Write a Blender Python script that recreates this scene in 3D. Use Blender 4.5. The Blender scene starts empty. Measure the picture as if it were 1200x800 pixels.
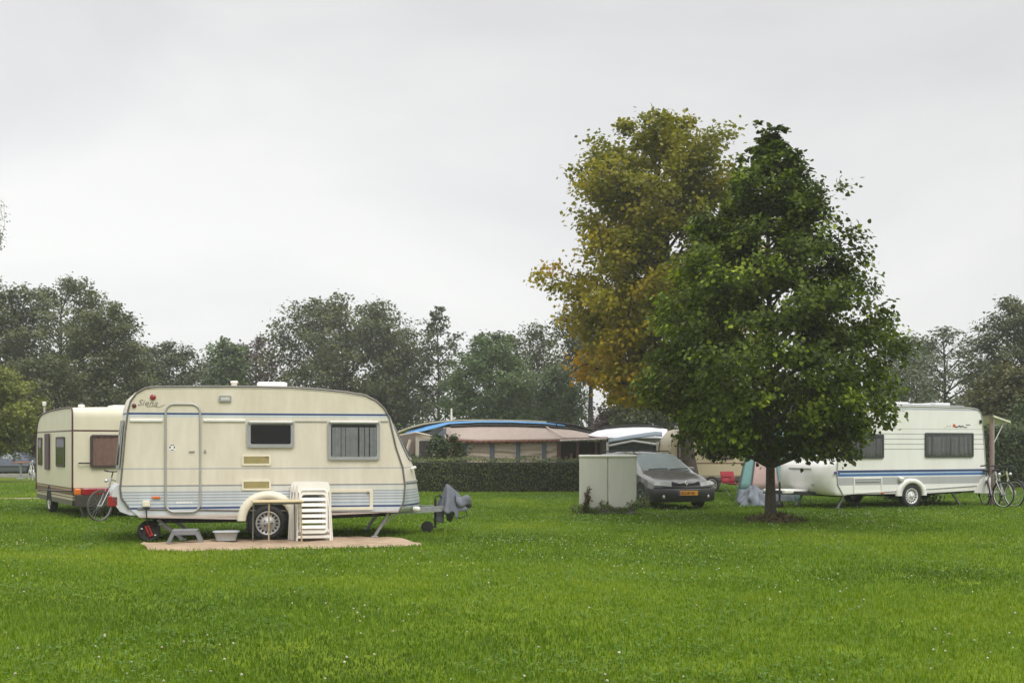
import bpy, bmesh, math, random
import numpy as np
from mathutils import Vector, Matrix

random.seed(7)
SC = bpy.context.scene
COL = SC.collection
F = 1267.0            # focal length of the photograph in its own pixels (1200 wide)
CX, HY, EYE = 600.0, 522.0, 1.6
R = math.radians

# ------------------------------------------------------------------ measuring the photograph
def ground(px, py):
    Y = EYE * F / (py - HY)
    return Vector(((px - CX) / F * Y, Y, 0))
def at(px, py, Y):
    return Vector(((px - CX) / F * Y, Y, EYE + (HY - py) / F * Y))
class Frame:
    """a thing's own frame: origin on the ground, x axis turned by rz; loc() = point of its plane y=yl seen at a pixel"""
    def __init__(s, ox, oy, rz):
        s.o = Vector((ox, oy, 0)); s.rz = rz
        s.u = Vector((math.cos(rz), math.sin(rz), 0)); s.v = Vector((-math.sin(rz), math.cos(rz), 0))
    def loc(s, px, py, yl):
        k = (px - CX) / F
        bx = s.o.x + s.v.x * yl; by = s.o.y + s.v.y * yl
        t = (k * by - bx) / (s.u.x - s.u.y * k)
        Y = by + s.u.y * t
        return t, EYE + (HY - py) / F * Y
    def world(s, x, y, z=0):
        return s.o + s.u * x + s.v * y + Vector((0, 0, z))

# ------------------------------------------------------------------ mesh building
class MB:
    def __init__(s): s.v = []; s.f = []; s.sm = []; s.mi = []
    def add(s, vs, fs, smooth=False, M=None, mi=0):
        n = len(s.v)
        for p in vs:
            p = Vector(p)
            s.v.append(tuple(M @ p) if M is not None else tuple(p))
        for f in fs:
            s.f.append([i + n for i in f]); s.sm.append(smooth); s.mi.append(mi)
        return s
    def box(s, c, size, rot=None, bevel=0.0, seg=2, mi=0):
        bm = bmesh.new()
        bmesh.ops.create_cube(bm, size=1)
        for v in bm.verts: v.co = Vector((v.co.x * size[0], v.co.y * size[1], v.co.z * size[2]))
        if bevel > 0:
            bmesh.ops.bevel(bm, geom=list(bm.edges), offset=min(bevel, min(size) * .45), segments=seg, affect='EDGES', profile=.5)
        M = Matrix.Translation(Vector(c))
        if rot is not None: M = M @ rot
        bm.verts.index_update()
        s.add([v.co.copy() for v in bm.verts], [[v.index for v in f.verts] for f in bm.faces], False, M, mi)
        bm.free(); return s
    def bar(s, a, b, w, h=None, mi=0, bevel=0):
        a = Vector(a); b = Vector(b); d = b - a
        q = d.to_track_quat('X', 'Z').to_matrix().to_4x4()
        return s.box((a + b) / 2, (d.length, w, h or w), q, bevel, 1, mi)
    def tube(s, pts, r, n=8, closed=False, mi=0, radii=None, caps=True):
        pts = [Vector(p) for p in pts]; m = len(pts)
        rings = []
        prev = None
        for i, p in enumerate(pts):
            if closed: d = pts[(i + 1) % m] - pts[i - 1]
            else: d = pts[min(i + 1, m - 1)] - pts[max(i - 1, 0)]
            if d.length < 1e-9: d = Vector((0, 0, 1))
            d.normalize()
            if prev is None:
                a = Vector((0, 0, 1)) if abs(d.z) < .9 else Vector((1, 0, 0))
                e1 = d.cross(a).normalized()
            else:
                e1 = (prev - d * prev.dot(d))
                e1 = e1.normalized() if e1.length > 1e-6 else d.orthogonal().normalized()
            prev = e1; e2 = d.cross(e1)
            rr = radii[i] if radii is not None else r
            rings.append([p + (e1 * math.cos(2 * math.pi * k / n) + e2 * math.sin(2 * math.pi * k / n)) * rr for k in range(n)])
        vs = [q for ring in rings for q in ring]; fs = []
        for i in range(m if closed else m - 1):
            j = (i + 1) % m
            for k in range(n):
                fs.append([i * n + k, i * n + (k + 1) % n, j * n + (k + 1) % n, j * n + k])
        s.add(vs, fs, True, None, mi)
        if not closed and caps:
            s.add(rings[0][::-1], [list(range(n))], False, None, mi); s.add(rings[-1], [list(range(n))], False, None, mi)
        return s
    def lathe(s, prof, M=None, n=32, mi=0, smooth=True):
        """prof: (radius, height along local Y)"""
        vs = []; fs = []
        for (r, h) in prof:
            for k in range(n):
                a = 2 * math.pi * k / n
                vs.append((r * math.cos(a), h, r * math.sin(a)))
        for i in range(len(prof) - 1):
            for k in range(n):
                fs.append([i * n + k, i * n + (k + 1) % n, (i + 1) * n + (k + 1) % n, (i + 1) * n + k])
        return s.add(vs, fs, smooth, M, mi)
    def prism(s, poly, y0, y1, M=None, mi=0):
        """closed (x,z) outline extruded from y0 to y1"""
        n = len(poly)
        vs = [(x, y0, z) for x, z in poly] + [(x, y1, z) for x, z in poly]
        fs = [list(range(n)), list(range(2 * n - 1, n - 1, -1))] + [[i, i + n, (i + 1) % n + n, (i + 1) % n] for i in range(n)]
        return s.add(vs, fs, False, M, mi)
    def ring(s, outer, inner, y0, y1, M=None, mi=0):
        """frame between two outlines with the same number of points; face at y0"""
        n = len(outer)
        vs = [(x, y0, z) for x, z in outer] + [(x, y0, z) for x, z in inner] + [(x, y1, z) for x, z in outer] + [(x, y1, z) for x, z in inner]
        fs = []
        for i in range(n):
            j = (i + 1) % n
            fs += [[i, j, n + j, n + i], [2 * n + i, 3 * n + i, 3 * n + j, 2 * n + j], [i, 2 * n + i, 2 * n + j, j], [n + i, n + j, 3 * n + j, 3 * n + i]]
        return s.add(vs, fs, False, M, mi)
    def grid(s, P, smooth=True, mi=0, M=None, closed_v=False):
        """P[i][j] points"""
        a = len(P); b = len(P[0]); vs = [p for row in P for p in row]; fs = []
        for i in range(a - 1):
            for j in range(b if closed_v else b - 1):
                k = (j + 1) % b
                fs.append([i * b + j, (i + 1) * b + j, (i + 1) * b + k, i * b + k])
        return s.add(vs, fs, smooth, M, mi)
    def build(s, name, mat, parent=None, fix=True):
        me = bpy.data.meshes.new(name)
        me.from_pydata(s.v, [], s.f)
        mats = mat if isinstance(mat, (list, tuple)) else [mat]
        for m in mats: me.materials.append(m)
        me.polygons.foreach_set('use_smooth', s.sm)
        if len(mats) > 1: me.polygons.foreach_set('material_index', s.mi)
        if fix:
            bm = bmesh.new(); bm.from_mesh(me)
            bmesh.ops.recalc_face_normals(bm, faces=bm.faces); bm.to_mesh(me); bm.free()
        me.update()
        o = bpy.data.objects.new(name, me); COL.objects.link(o)
        if parent is not None: o.parent = parent
        return o
def rr(x0, x1, z0, z1, rad, n=5):
    """rounded rectangle outline"""
    out = []
    for cx, cz, a0 in ((x1 - rad, z1 - rad, 0), (x0 + rad, z1 - rad, 90), (x0 + rad, z0 + rad, 180), (x1 - rad, z0 + rad, 270)):
        for k in range(n + 1):
            a = R(a0 + 90 * k / n); out.append((cx + rad * math.cos(a), cz + rad * math.sin(a)))
    return out
def circ(cx, cz, r, n=20, a0=0, a1=360):
    return [(cx + r * math.cos(R(a0 + (a1 - a0) * k / n)), cz + r * math.sin(R(a0 + (a1 - a0) * k / n))) for k in range(n + (0 if a1 - a0 == 360 else 1))]
def tag(o, label=None, cat=None, group=None, kind=None):
    if label: o['label'] = label
    if cat: o['category'] = cat
    if group: o['group'] = group
    if kind: o['kind'] = kind
    return o
def thing(name, label, cat, loc=(0, 0, 0), rz=0, group=None):
    o = bpy.data.objects.new(name, None); COL.objects.link(o)
    o.location = loc; o.rotation_euler = (0, 0, rz); o.empty_display_size = .2
    return tag(o, label, cat, group)
def kids(o): return [c for c in bpy.data.objects if c.parent == o]
def copy_tree(o, parent=None):
    c = o.copy(); COL.objects.link(c); c.parent = parent
    for ch in kids(o): copy_tree(ch, c)
    return c
def text_mesh(txt, size, shear=0, extrude=.0015, bold=0, space=1.0):
    cu = bpy.data.curves.new('lettering', 'FONT'); cu.body = txt; cu.size = size; cu.shear = shear; cu.extrude = extrude
    cu.offset = bold; cu.align_x = 'LEFT'; cu.space_character = space; cu.resolution_u = 3
    o = bpy.data.objects.new('lettering', cu); COL.objects.link(o)
    bpy.context.view_layer.update()
    me = bpy.data.meshes.new_from_object(o.evaluated_get(bpy.context.evaluated_depsgraph_get()))
    bpy.data.objects.remove(o); bpy.data.curves.remove(cu)
    return me
def lettering(txt, size, mat, parent, M, shear=0, bold=0, space=1.0, name='lettering'):
    me = text_mesh(txt, size, shear, .0015, bold, space)
    me.transform(M); me.materials.clear(); me.materials.append(mat); me.name = name
    o = bpy.data.objects.new(name, me); COL.objects.link(o); o.parent = parent
    return o

# ------------------------------------------------------------------ materials
def srgb(r, g, b):
    def f(c):
        c /= 255.
        return c / 12.92 if c <= .04045 else ((c + .055) / 1.055) ** 2.4
    return (f(r), f(g), f(b))
MATS = {}
def mat(name, col, rough=.6, metal=0, var=.12, scale=6, bump=0, bscale=60, spec=.5, coat=0, streak=False, alpha=None):
    if name in MATS: return MATS[name]
    m = bpy.data.materials.new(name); m.use_nodes = True; MATS[name] = m
    nt = m.node_tree; n = nt.nodes; l = nt.links; b = n['Principled BSDF']
    b.inputs['Roughness'].default_value = rough; b.inputs['Metallic'].default_value = metal
    b.inputs['Specular IOR Level'].default_value = spec; b.inputs['Coat Weight'].default_value = coat
    tc = n.new('ShaderNodeTexCoord')
    if var > 0:
        mp = n.new('ShaderNodeMapping'); l.new(tc.outputs['Object'], mp.inputs['Vector'])
        mp.inputs['Scale'].default_value = (1, 1, .25) if streak else (1, 1, 1)
        no = n.new('ShaderNodeTexNoise'); no.inputs['Scale'].default_value = scale; no.inputs['Detail'].default_value = 6; no.inputs['Roughness'].default_value = .65
        l.new(mp.outputs['Vector'], no.inputs['Vector'])
        rp = n.new('ShaderNodeValToRGB'); l.new(no.outputs['Fac'], rp.inputs['Fac'])
        rp.color_ramp.elements[0].position = .3; rp.color_ramp.elements[1].position = .72
        rp.color_ramp.elements[0].color = (*[c * (1 - var) for c in col], 1)
        rp.color_ramp.elements[1].color = (*[min(1, c * (1 + var * .6)) for c in col], 1)
        l.new(rp.outputs['Color'], b.inputs['Base Color'])
    else:
        b.inputs['Base Color'].default_value = (*col, 1)
    if bump > 0:
        no2 = n.new('ShaderNodeTexNoise'); no2.inputs['Scale'].default_value = bscale; no2.inputs['Detail'].default_value = 4
        l.new(tc.outputs['Object'], no2.inputs['Vector'])
        bp = n.new('ShaderNodeBump'); bp.inputs['Strength'].default_value = bump; bp.inputs['Distance'].default_value = .02
        l.new(no2.outputs['Fac'], bp.inputs['Height']); l.new(bp.outputs['Normal'], b.inputs['Normal'])
    return m
def band_mat(name, bands, top, zmax=3.0, rough=.38, var=.10, wob=.10):
    """paint with horizontal bands: bands = [(z_from, colour)...] rising; object-space height"""
    m = bpy.data.materials.new(name); m.use_nodes = True; MATS[name] = m
    nt = m.node_tree; n = nt.nodes; l = nt.links; b = n['Principled BSDF']
    b.inputs['Roughness'].default_value = rough; b.inputs['Specular IOR Level'].default_value = .45
    tc = n.new('ShaderNodeTexCoord'); sx = n.new('ShaderNodeSeparateXYZ'); l.new(tc.outputs['Object'], sx.inputs[0])
    mr = n.new('ShaderNodeMath'); mr.operation = 'DIVIDE'; mr.inputs[1].default_value = zmax; l.new(sx.outputs['Z'], mr.inputs[0])
    rp = n.new('ShaderNodeValToRGB'); rp.color_ramp.interpolation = 'CONSTANT'; l.new(mr.outputs[0], rp.inputs['Fac'])
    els = rp.color_ramp.elements
    els[0].position = 0; els[0].color = (*bands[0][1], 1)
    els.remove(els[1])
    for z, c in bands[1:]:
        e = els.new(z / zmax); e.color = (*c, 1)
    mp = n.new('ShaderNodeMapping'); mp.inputs['Scale'].default_value = (1, 1, .22); l.new(tc.outputs['Object'], mp.inputs['Vector'])
    no = n.new('ShaderNodeTexNoise'); no.inputs['Scale'].default_value = 5; no.inputs['Detail'].default_value = 7; no.inputs['Roughness'].default_value = .7
    l.new(mp.outputs['Vector'], no.inputs['Vector'])
    r2 = n.new('ShaderNodeValToRGB'); l.new(no.outputs['Fac'], r2.inputs['Fac'])
    r2.color_ramp.elements[0].position = .32; r2.color_ramp.elements[0].color = (1 - var, 1 - var * 1.1, 1 - var * 1.4, 1)
    r2.color_ramp.elements[1].position = .68; r2.color_ramp.elements[1].color = (1, 1, 1, 1)
    mx = n.new('ShaderNodeMix'); mx.data_type = 'RGBA'; mx.blend_type = 'MULTIPLY'; mx.inputs[0].default_value = 1
    l.new(rp.outputs['Color'], mx.inputs[6]); l.new(r2.outputs['Color'], mx.inputs[7]); l.new(mx.outputs[2], b.inputs['Base Color'])
    n3 = n.new('ShaderNodeTexNoise'); n3.inputs['Scale'].default_value = 1.6; n3.inputs['Detail'].default_value = 2; l.new(tc.outputs['Object'], n3.inputs['Vector'])
    bp = n.new('ShaderNodeBump'); bp.inputs['Strength'].default_value = wob; bp.inputs['Distance'].default_value = .05
    l.new(n3.outputs['Fac'], bp.inputs['Height']); l.new(bp.outputs['Normal'], b.inputs['Normal'])
    return m
def glass_mat(name, tint, trans=.5, rough=.03, ior=1.4):
    m = bpy.data.materials.new(name); m.use_nodes = True; MATS[name] = m
    nt = m.node_tree; n = nt.nodes; l = nt.links; n.remove(n['Principled BSDF'])
    out = n['Material Output']
    tr = n.new('ShaderNodeBsdfTransparent'); tr.inputs['Color'].default_value = (*[c * trans for c in tint], 1)
    gl = n.new('ShaderNodeBsdfGlossy'); gl.inputs['Roughness'].default_value = rough; gl.inputs['Color'].default_value = (.9, .92, .92, 1)
    fr = n.new('ShaderNodeFresnel'); fr.inputs['IOR'].default_value = ior
    ad = n.new('ShaderNodeMixShader'); l.new(fr.outputs[0], ad.inputs[0]); l.new(tr.outputs[0], ad.inputs[1]); l.new(gl.outputs[0], ad.inputs[2])
    l.new(ad.outputs[0], out.inputs['Surface'])
    return m
def leaf_mat(name, dark, light, trans=.3, extra=None, rough=.5, spec=.35):
    m = bpy.data.materials.new(name); m.use_nodes = True; MATS[name] = m
    nt = m.node_tree; n = nt.nodes; l = nt.links; b = n['Principled BSDF']; out = n['Material Output']
    at_ = n.new('ShaderNodeAttribute'); at_.attribute_name = 'tint'
    rp = n.new('ShaderNodeValToRGB'); l.new(at_.outputs['Fac'], rp.inputs['Fac'])
    rp.color_ramp.elements[0].color = (*dark, 1); rp.color_ramp.elements[1].color = (*light, 1)
    if extra:
        for pos, c in extra:
            e = rp.color_ramp.elements.new(pos); e.color = (*c, 1)
    l.new(rp.outputs['Color'], b.inputs['Base Color'])
    b.inputs['Roughness'].default_value = rough; b.inputs['Specular IOR Level'].default_value = spec
    tl = n.new('ShaderNodeBsdfTranslucent')
    hs = n.new('ShaderNodeHueSaturation'); hs.inputs['Value'].default_value = 1.25; hs.inputs['Saturation'].default_value = 1.1
    l.new(rp.outputs['Color'], hs.inputs['Color']); l.new(hs.outputs[0], tl.inputs['Color'])
    mx = n.new('ShaderNodeMixShader'); mx.inputs[0].default_value = trans
    l.new(b.outputs[0], mx.inputs[1]); l.new(tl.outputs[0], mx.inputs[2]); l.new(mx.outputs[0], out.inputs['Surface'])
    return m

# ------------------------------------------------------------------ foliage
def np_mesh(name, V, faces_idx, fsize, tint, m, parent=None, smooth=False):
    """V (N,3), faces_idx flat int array with constant face size"""
    me = bpy.data.meshes.new(name)
    nv = len(V); nf = len(faces_idx) // fsize
    me.vertices.add(nv); me.vertices.foreach_set('co', np.ascontiguousarray(V, dtype=np.float32).ravel())
    me.loops.add(len(faces_idx)); me.loops.foreach_set('vertex_index', np.ascontiguousarray(faces_idx, dtype=np.int32))
    me.polygons.add(nf); me.polygons.foreach_set('loop_start', np.arange(0, nf * fsize, fsize, dtype=np.int32))
    me.polygons.foreach_set('loop_total', np.full(nf, fsize, dtype=np.int32))
    if smooth: me.polygons.foreach_set('use_smooth', np.ones(nf, dtype=bool))
    if tint is not None:
        a = me.attributes.new('tint', 'FLOAT', 'POINT'); a.data.foreach_set('value', np.ascontiguousarray(tint, dtype=np.float32))
    me.update(calc_edges=True); me.materials.append(m)
    o = bpy.data.objects.new(name, me); COL.objects.link(o)
    if parent is not None: o.parent = parent
    return o
def nrm(a): return a / (np.linalg.norm(a, axis=1, keepdims=True) + 1e-9)
def leaves(name, P, D, S, tint, m, parent=None, up=.7, out=.5, rnd=.55, droop=.6, heart=False, rng=None, wide=.42):
    """P centres, D outward directions, S sizes"""
    rng = rng or np.random.default_rng(1)
    N = len(P)
    n_ = nrm(D * out + np.array([0, 0, up]) + rng.normal(0, rnd, (N, 3)))
    t = D * .8 + rng.normal(0, .6, (N, 3)) + np.array([0, 0, -droop])
    t = nrm(t - n_ * np.sum(t * n_, axis=1, keepdims=True))
    b = np.cross(n_, t)
    s = S[:, None]
    if heart:
        V = np.stack([P, P + t * s * .22 + b * s * .46 + n_ * s * .10, P + t * s * .62 + b * s * .40 + n_ * s * .07, P + t * s * 1.05 - n_ * s * .12,
                      P + t * s * .62 - b * s * .40 + n_ * s * .07, P + t * s * .22 - b * s * .46 + n_ * s * .10], axis=1).reshape(-1, 3)
        k = np.arange(N)[:, None] * 6
        Fi = np.concatenate([k, k + 1, k + 2, k + 3, k, k + 3, k + 4, k + 5], axis=1).ravel()
        return np_mesh(name, V, Fi, 4, np.repeat(tint, 6), m, parent)
    V = np.stack([P, P + t * s * .5 + b * s * wide + n_ * s * .08, P + t * s, P + t * s * .5 - b * s * wide + n_ * s * .08], axis=1).reshape(-1, 3)
    k = np.arange(N)[:, None] * 4
    Fi = np.concatenate([k, k + 1, k + 2, k, k + 2, k + 3], axis=1).ravel()
    return np_mesh(name, V, Fi, 3, np.repeat(tint, 4), m, parent)

def make_tree(name, label, loc, H, RX, zb, shape, leaf_m, bark_m, seed, prim=26, sec=5, cl=3, lv=14, ls=.28, cr=.45, tr=.2,
              ascend=.55, group=None, off=(0, 0), RY=None, lobes=.22, jitter=.12, tint_fn=None, heart=False, up=.7, droop=.6, dens_in=.35, flat=.6, trunk_top=.93, cat='tree', wide=.42, tzero=0.):
    """one tree: a thing with a trunk (limbs included) and a crown of leaf-sized faces"""
    rg = np.random.default_rng(seed); RY = RY or RX
    root = thing(name, label, cat, loc, 0, group)
    tb = MB()
    nseg = 9; tp = []; wob = rg.normal(0, .03 * RX, (nseg + 1, 2)).cumsum(axis=0) * .5
    Ht = H * trunk_top
    for i in range(nseg + 1):
        f = i / nseg
        tp.append(Vector((wob[i][0] * f + off[0] * f, wob[i][1] * f + off[1] * f, Ht * f)))
    rad = [tr * (1.35 if i == 0 else 1.0) * (1 - .88 * (i / nseg) ** .9) + .008 for i in range(nseg + 1)]
    def trunk_at(z):
        f = min(max(z / Ht, 0), 1) * nseg; i = min(int(f), nseg - 1)
        return tp[i].lerp(tp[i + 1], f - i)
    tb.tube(tp, tr, 10, radii=rad)
    C = []; Dr = []; Q = []; CS = []
    az = rg.uniform(0, 6.28); ph = rg.uniform(0, 6.28, 3)
    for i in range(prim):
        t = tzero + (1 - tzero) * (i + rg.uniform(.1, .9)) / prim
        az += 2.39996 + rg.normal(0, .25)
        lob = 1 + lobes * (math.sin(2 * az + ph[0] + 3 * t) * .6 + math.sin(3 * az + ph[1] - 5 * t) * .4)
        rt = max(.04, shape(t)) * lob * (1 + rg.normal(0, jitter))
        zt = zb + (H - zb) * t
        tip = Vector((off[0] + math.cos(az) * RX * rt, off[1] + math.sin(az) * RY * rt, zt))
        rl = math.hypot(tip.x - off[0], tip.y - off[1])
        zs = max(zb * .75, zt - rl * ascend - .05 * H)
        st = trunk_at(min(zs, Ht * .97))
        mid = st.lerp(tip, .5) + Vector((rg.normal(0, .05) * RX, rg.normal(0, .05) * RX, .10 * rl))
        bp = [st.lerp(mid, f * 2).lerp(mid.lerp(tip, max(0, f * 2 - 1)), f) if f < .5 else mid.lerp(tip, f * 2 - 1) for f in (0, .25, .5, .75, 1)]
        br = tr * .34 * (1 - .55 * t) + .008
        tb.tube(bp, br, 5, radii=[br * (1 - .8 * k / 4) for k in range(5)], caps=False)
        for j in range(sec):
            f = dens_in + (1 - dens_in) * (j + rg.uniform(.2, 1)) / sec
            f = min(f, 1)
            k = min(int(f * 4), 3); q = bp[k].lerp(bp[k + 1], f * 4 - k)
            side = 1 if (j % 2) else -1
            d2 = Vector((math.cos(az + side * rg.uniform(.3, 1.3)), math.sin(az + side * rg.uniform(.3, 1.3)), rg.uniform(-.25, .75))).normalized()
            ln = RX * rt * rg.uniform(.12, .36) * (1.25 - .5 * f) + cr * .3 * min(1, rt * 1.5)
            e2 = q + d2 * ln
            r2 = max(br * .35, .006)
            tb.tube([q, q.lerp(e2, .5) + Vector((0, 0, .05 * ln)), e2], r2, 4, radii=[r2, r2 * .7, r2 * .3], caps=False)
            for c in range(cl):
                cc = q.lerp(e2, (c + rg.uniform(.4, 1.1)) / cl) + Vector(tuple(rg.normal(0, cr * .35, 3)))
                C.append(tuple(cc)); Q.append(rg.uniform()); CS.append(min(1, .14 + 1.3 * rt))
                o = Vector((cc.x - off[0], cc.y - off[1], (cc.z - (zb + (H - zb) * .35)) * .6)); o = o.normalized() if o.length > 0 else Vector((0, 0, 1))
                Dr.append(tuple(o))
    C = np.array(C); Dr = np.array(Dr); Q = np.array(Q)
    nC = len(C)
    cnt = rg.poisson(lv * np.array(CS) ** .8 * rg.uniform(.55, 1.45, nC)) + 2
    idx = np.repeat(np.arange(nC), cnt); N = len(idx)
    P = C[idx] + np.array(CS)[idx][:, None] * rg.normal(0, 1, (N, 3)) * np.array([cr, cr, cr * flat]) * .55
    S = ls * rg.uniform(.65, 1.25, N)
    if tint_fn: T = tint_fn(P, Q[idx], rg)
    else: T = np.clip(Q[idx] * .55 + rg.uniform(0, .45, N), 0, 1)
    D = nrm(Dr[idx] + rg.normal(0, .25, (N, 3)))
    tb.build('trunk', bark_m, root, fix=False)
    leaves('crown', P, D, S, T, leaf_m, root, heart=heart, rng=rg, up=up, droop=droop, wide=wide)
    return root
HAZE = 0.0010; SUN_E = 1.9; SKY = 8.0; ZEN = 2.9; EXPO = 0.16
# ------------------------------------------------------------------ palette
CREAM = (.69, .64, .54); CREAM2 = (.68, .625, .515); PALE = (.60, .63, .66); WHITE = (.74, .74, .71)
m_cream = mat('cream_paint', CREAM, .42, var=.10, streak=True)
m_white = mat('white_plastic', (.75, .74, .70), .4, var=.08)
m_offwhite = mat('ivory_plastic', (.72, .67, .53), .45, var=.08)
m_rail = mat('awning_rail_aluminium', (.20, .185, .175), .42, .5, var=.2, scale=14)
m_alu = mat('dull_aluminium', (.50, .50, .49), .38, .75, var=.12)
m_frame = mat('grey_window_frame', (.30, .31, .31), .5, var=.1)
m_black = mat('black_rubber', (.014, .014, .015), .75, var=.3)
m_dark = mat('dark_chassis_steel', (.025, .024, .024), .6, .2, var=.4, scale=20)
m_galv = mat('galvanised_steel', (.34, .345, .35), .5, .55, var=.25, scale=25)
m_rim = mat('silver_steel_rim', (.46, .46, .45), .45, .5, var=.15)
m_red = mat('red_lens', (.27, .010, .016), .2, var=.1, coat=.5)
m_maroon = mat('dull_maroon_lens', (.11, .02, .025), .3, var=.1)
m_orange = mat('orange_lens', (.62, .15, .02), .25, var=.1, coat=.4)
m_vent = mat('ochre_vent_slats', (.42, .36, .17), .6, var=.15)
m_script = mat('grey_script', (.22, .20, .17), .6, var=0)
m_curtain_grey = mat('grey_net_curtain', (.46, .465, .49), .9, var=.2, scale=9)
m_blind = mat('dark_drawn_blind', (.035, .036, .04), .8, var=.2)
m_inside = mat('opening_shade_black', (.012, .012, .013), .9, var=.2)  # near-black puts the shade inside rooms, wells and slots into colour
m_glass = glass_mat('clear_grey_window', (.96, .96, .96), .97, ior=1.3)
m_glass_d = glass_mat('tinted_grey_window', (.55, .5, .5), .62)
m_bark = mat('grey_brown_bark', (.075, .058, .045), .9, var=.45, scale=14, bump=.8, bscale=35)
m_bark_far = mat('dark_far_bark', (.045, .04, .036), .9, var=.35, scale=6)

# ------------------------------------------------------------------ ground
def ground_material():
    m = bpy.data.materials.new('lawn_soil_and_grass'); m.use_nodes = True
    nt = m.node_tree; n = nt.nodes; l = nt.links; b = n['Principled BSDF']; b.inputs['Roughness'].default_value = .95
    b.inputs['Specular IOR Level'].default_value = .1
    tc = n.new('ShaderNodeTexCoord')
    def noise(s, d=5):
        t = n.new('ShaderNodeTexNoise'); t.inputs['Scale'].default_value = s; t.inputs['Detail'].default_value = d; t.inputs['Roughness'].default_value = .6
        l.new(tc.outputs['Object'], t.inputs['Vector']); return t
    a = noise(.16, 4); c = noise(2.2, 6); f = noise(30, 3)
    r1 = n.new('ShaderNodeValToRGB'); l.new(a.outputs['Fac'], r1.inputs['Fac'])
    r1.color_ramp.elements[0].position = .35; r1.color_ramp.elements[0].color = (.105, .170, .008, 1)
    r1.color_ramp.elements[1].position = .68; r1.color_ramp.elements[1].color = (.18, .24, .014, 1)
    r2 = n.new('ShaderNodeValToRGB'); l.new(c.outputs['Fac'], r2.inputs['Fac'])
    r2.color_ramp.elements[0].position = .25; r2.color_ramp.elements[0].color = (.6, .62, .6, 1)
    r2.color_ramp.elements[1].position = .7; r2.color_ramp.elements[1].color = (1.1, 1.08, 1, 1)
    r3 = n.new('ShaderNodeValToRGB'); l.new(f.outputs['Fac'], r3.inputs['Fac'])
    r3.color_ramp.elements[0].position = .3; r3.color_ramp.elements[0].color = (.55, .55, .55, 1)
    r3.color_ramp.elements[1].position = .7; r3.color_ramp.elements[1].color = (1.1, 1.1, 1.1, 1)
    x1 = n.new('ShaderNodeMix'); x1.data_type = 'RGBA'; x1.blend_type = 'MULTIPLY'; x1.inputs[0].default_value = 1
    x2 = n.new('ShaderNodeMix'); x2.data_type = 'RGBA'; x2.blend_type = 'MULTIPLY'; x2.inputs[0].default_value = 1
    l.new(r1.outputs[0], x1.inputs[6]); l.new(r2.outputs[0], x1.inputs[7]); l.new(x1.outputs[2], x2.inputs[6]); l.new(r3.outputs[0], x2.inputs[7])
    l.new(x2.outputs[2], b.inputs['Base Color'])
    return m
g = MB()
g.grid([[(-900 + 150 * i, -60 + 150 * j, 0) for j in range(13)] for i in range(13)], smooth=False)
tag(g.build('lawn', ground_material()), kind='structure')
m_path = mat('pale_dirt_path', (.30, .235, .165), .95, var=.25, scale=1.4, bump=.3)
pa = MB(); P = []
for i in range(40):
    x = -60 + 50 * i / 39
    yc = 32.6 + .25 * math.sin(x * .35) + .12 * math.sin(x * 1.3)
    w = .42 + .08 * math.sin(x * 2.1)
    P.append([(x, yc - w, .004), (x, yc, .022), (x, yc + w, .004)])
pa.grid(P); tag(pa.build('path', m_path), kind='structure')

# ------------------------------------------------------------------ caravan frames
FM = None
def frame_at(Wx, Wy, rz, half):
    """frame of a caravan whose near side plane (y=-half) holds the world ground point (Wx, Wy)"""
    v = (-math.sin(rz), math.cos(rz))
    return Frame(Wx + v[0] * half, Wy + v[1] * half, rz)
HW = 1.1
FM = frame_at(-4.11, 18.2, R(12), HW)           # the big cream caravan
mloc = lambda px, py, yl=-HW: FM.loc(px, py, yl)

# ------------------------------------------------------------------ lawn grass: single blades
def value_noise(x, y, s, seed):
    rg = np.random.default_rng(seed); G = rg.random((64, 64))
    u = (x / s) % 64; w = (y / s) % 64
    i = np.floor(u).astype(int); j = np.floor(w).astype(int); a = u - i; b = w - j
    a = a * a * (3 - 2 * a); b = b * b * (3 - 2 * b)
    i1 = (i + 1) % 64; j1 = (j + 1) % 64; i %= 64; j %= 64
    return (G[i, j] * (1 - a) + G[i1, j] * a) * (1 - b) + (G[i, j1] * (1 - a) + G[i1, j1] * a) * b
def fbm(x, y, s, seed): return value_noise(x, y, s, seed) * .55 + value_noise(x, y, s * .43, seed + 1) * .28 + value_noise(x, y, s * .19, seed + 2) * .17
def scatter_lawn(rate, rg, y0=5.2, y1=46., p=1.0):
    """points of the lawn in front of the camera, density ~ rate*(7/Y)^p per m2"""
    Y = np.linspace(y0, y1, 400); w = (7 / Y) ** p * (Y * 1.12 + 3.5)
    n = int(rate * float(np.sum((w[1:] + w[:-1]) * np.diff(Y)) / 2)); cdf = np.cumsum(w); cdf /= cdf[-1]
    yy = np.interp(rg.random(n), cdf, Y); xx = (rg.random(n) - .5) * (1.12 * yy + 3.5)
    return xx, yy
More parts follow.
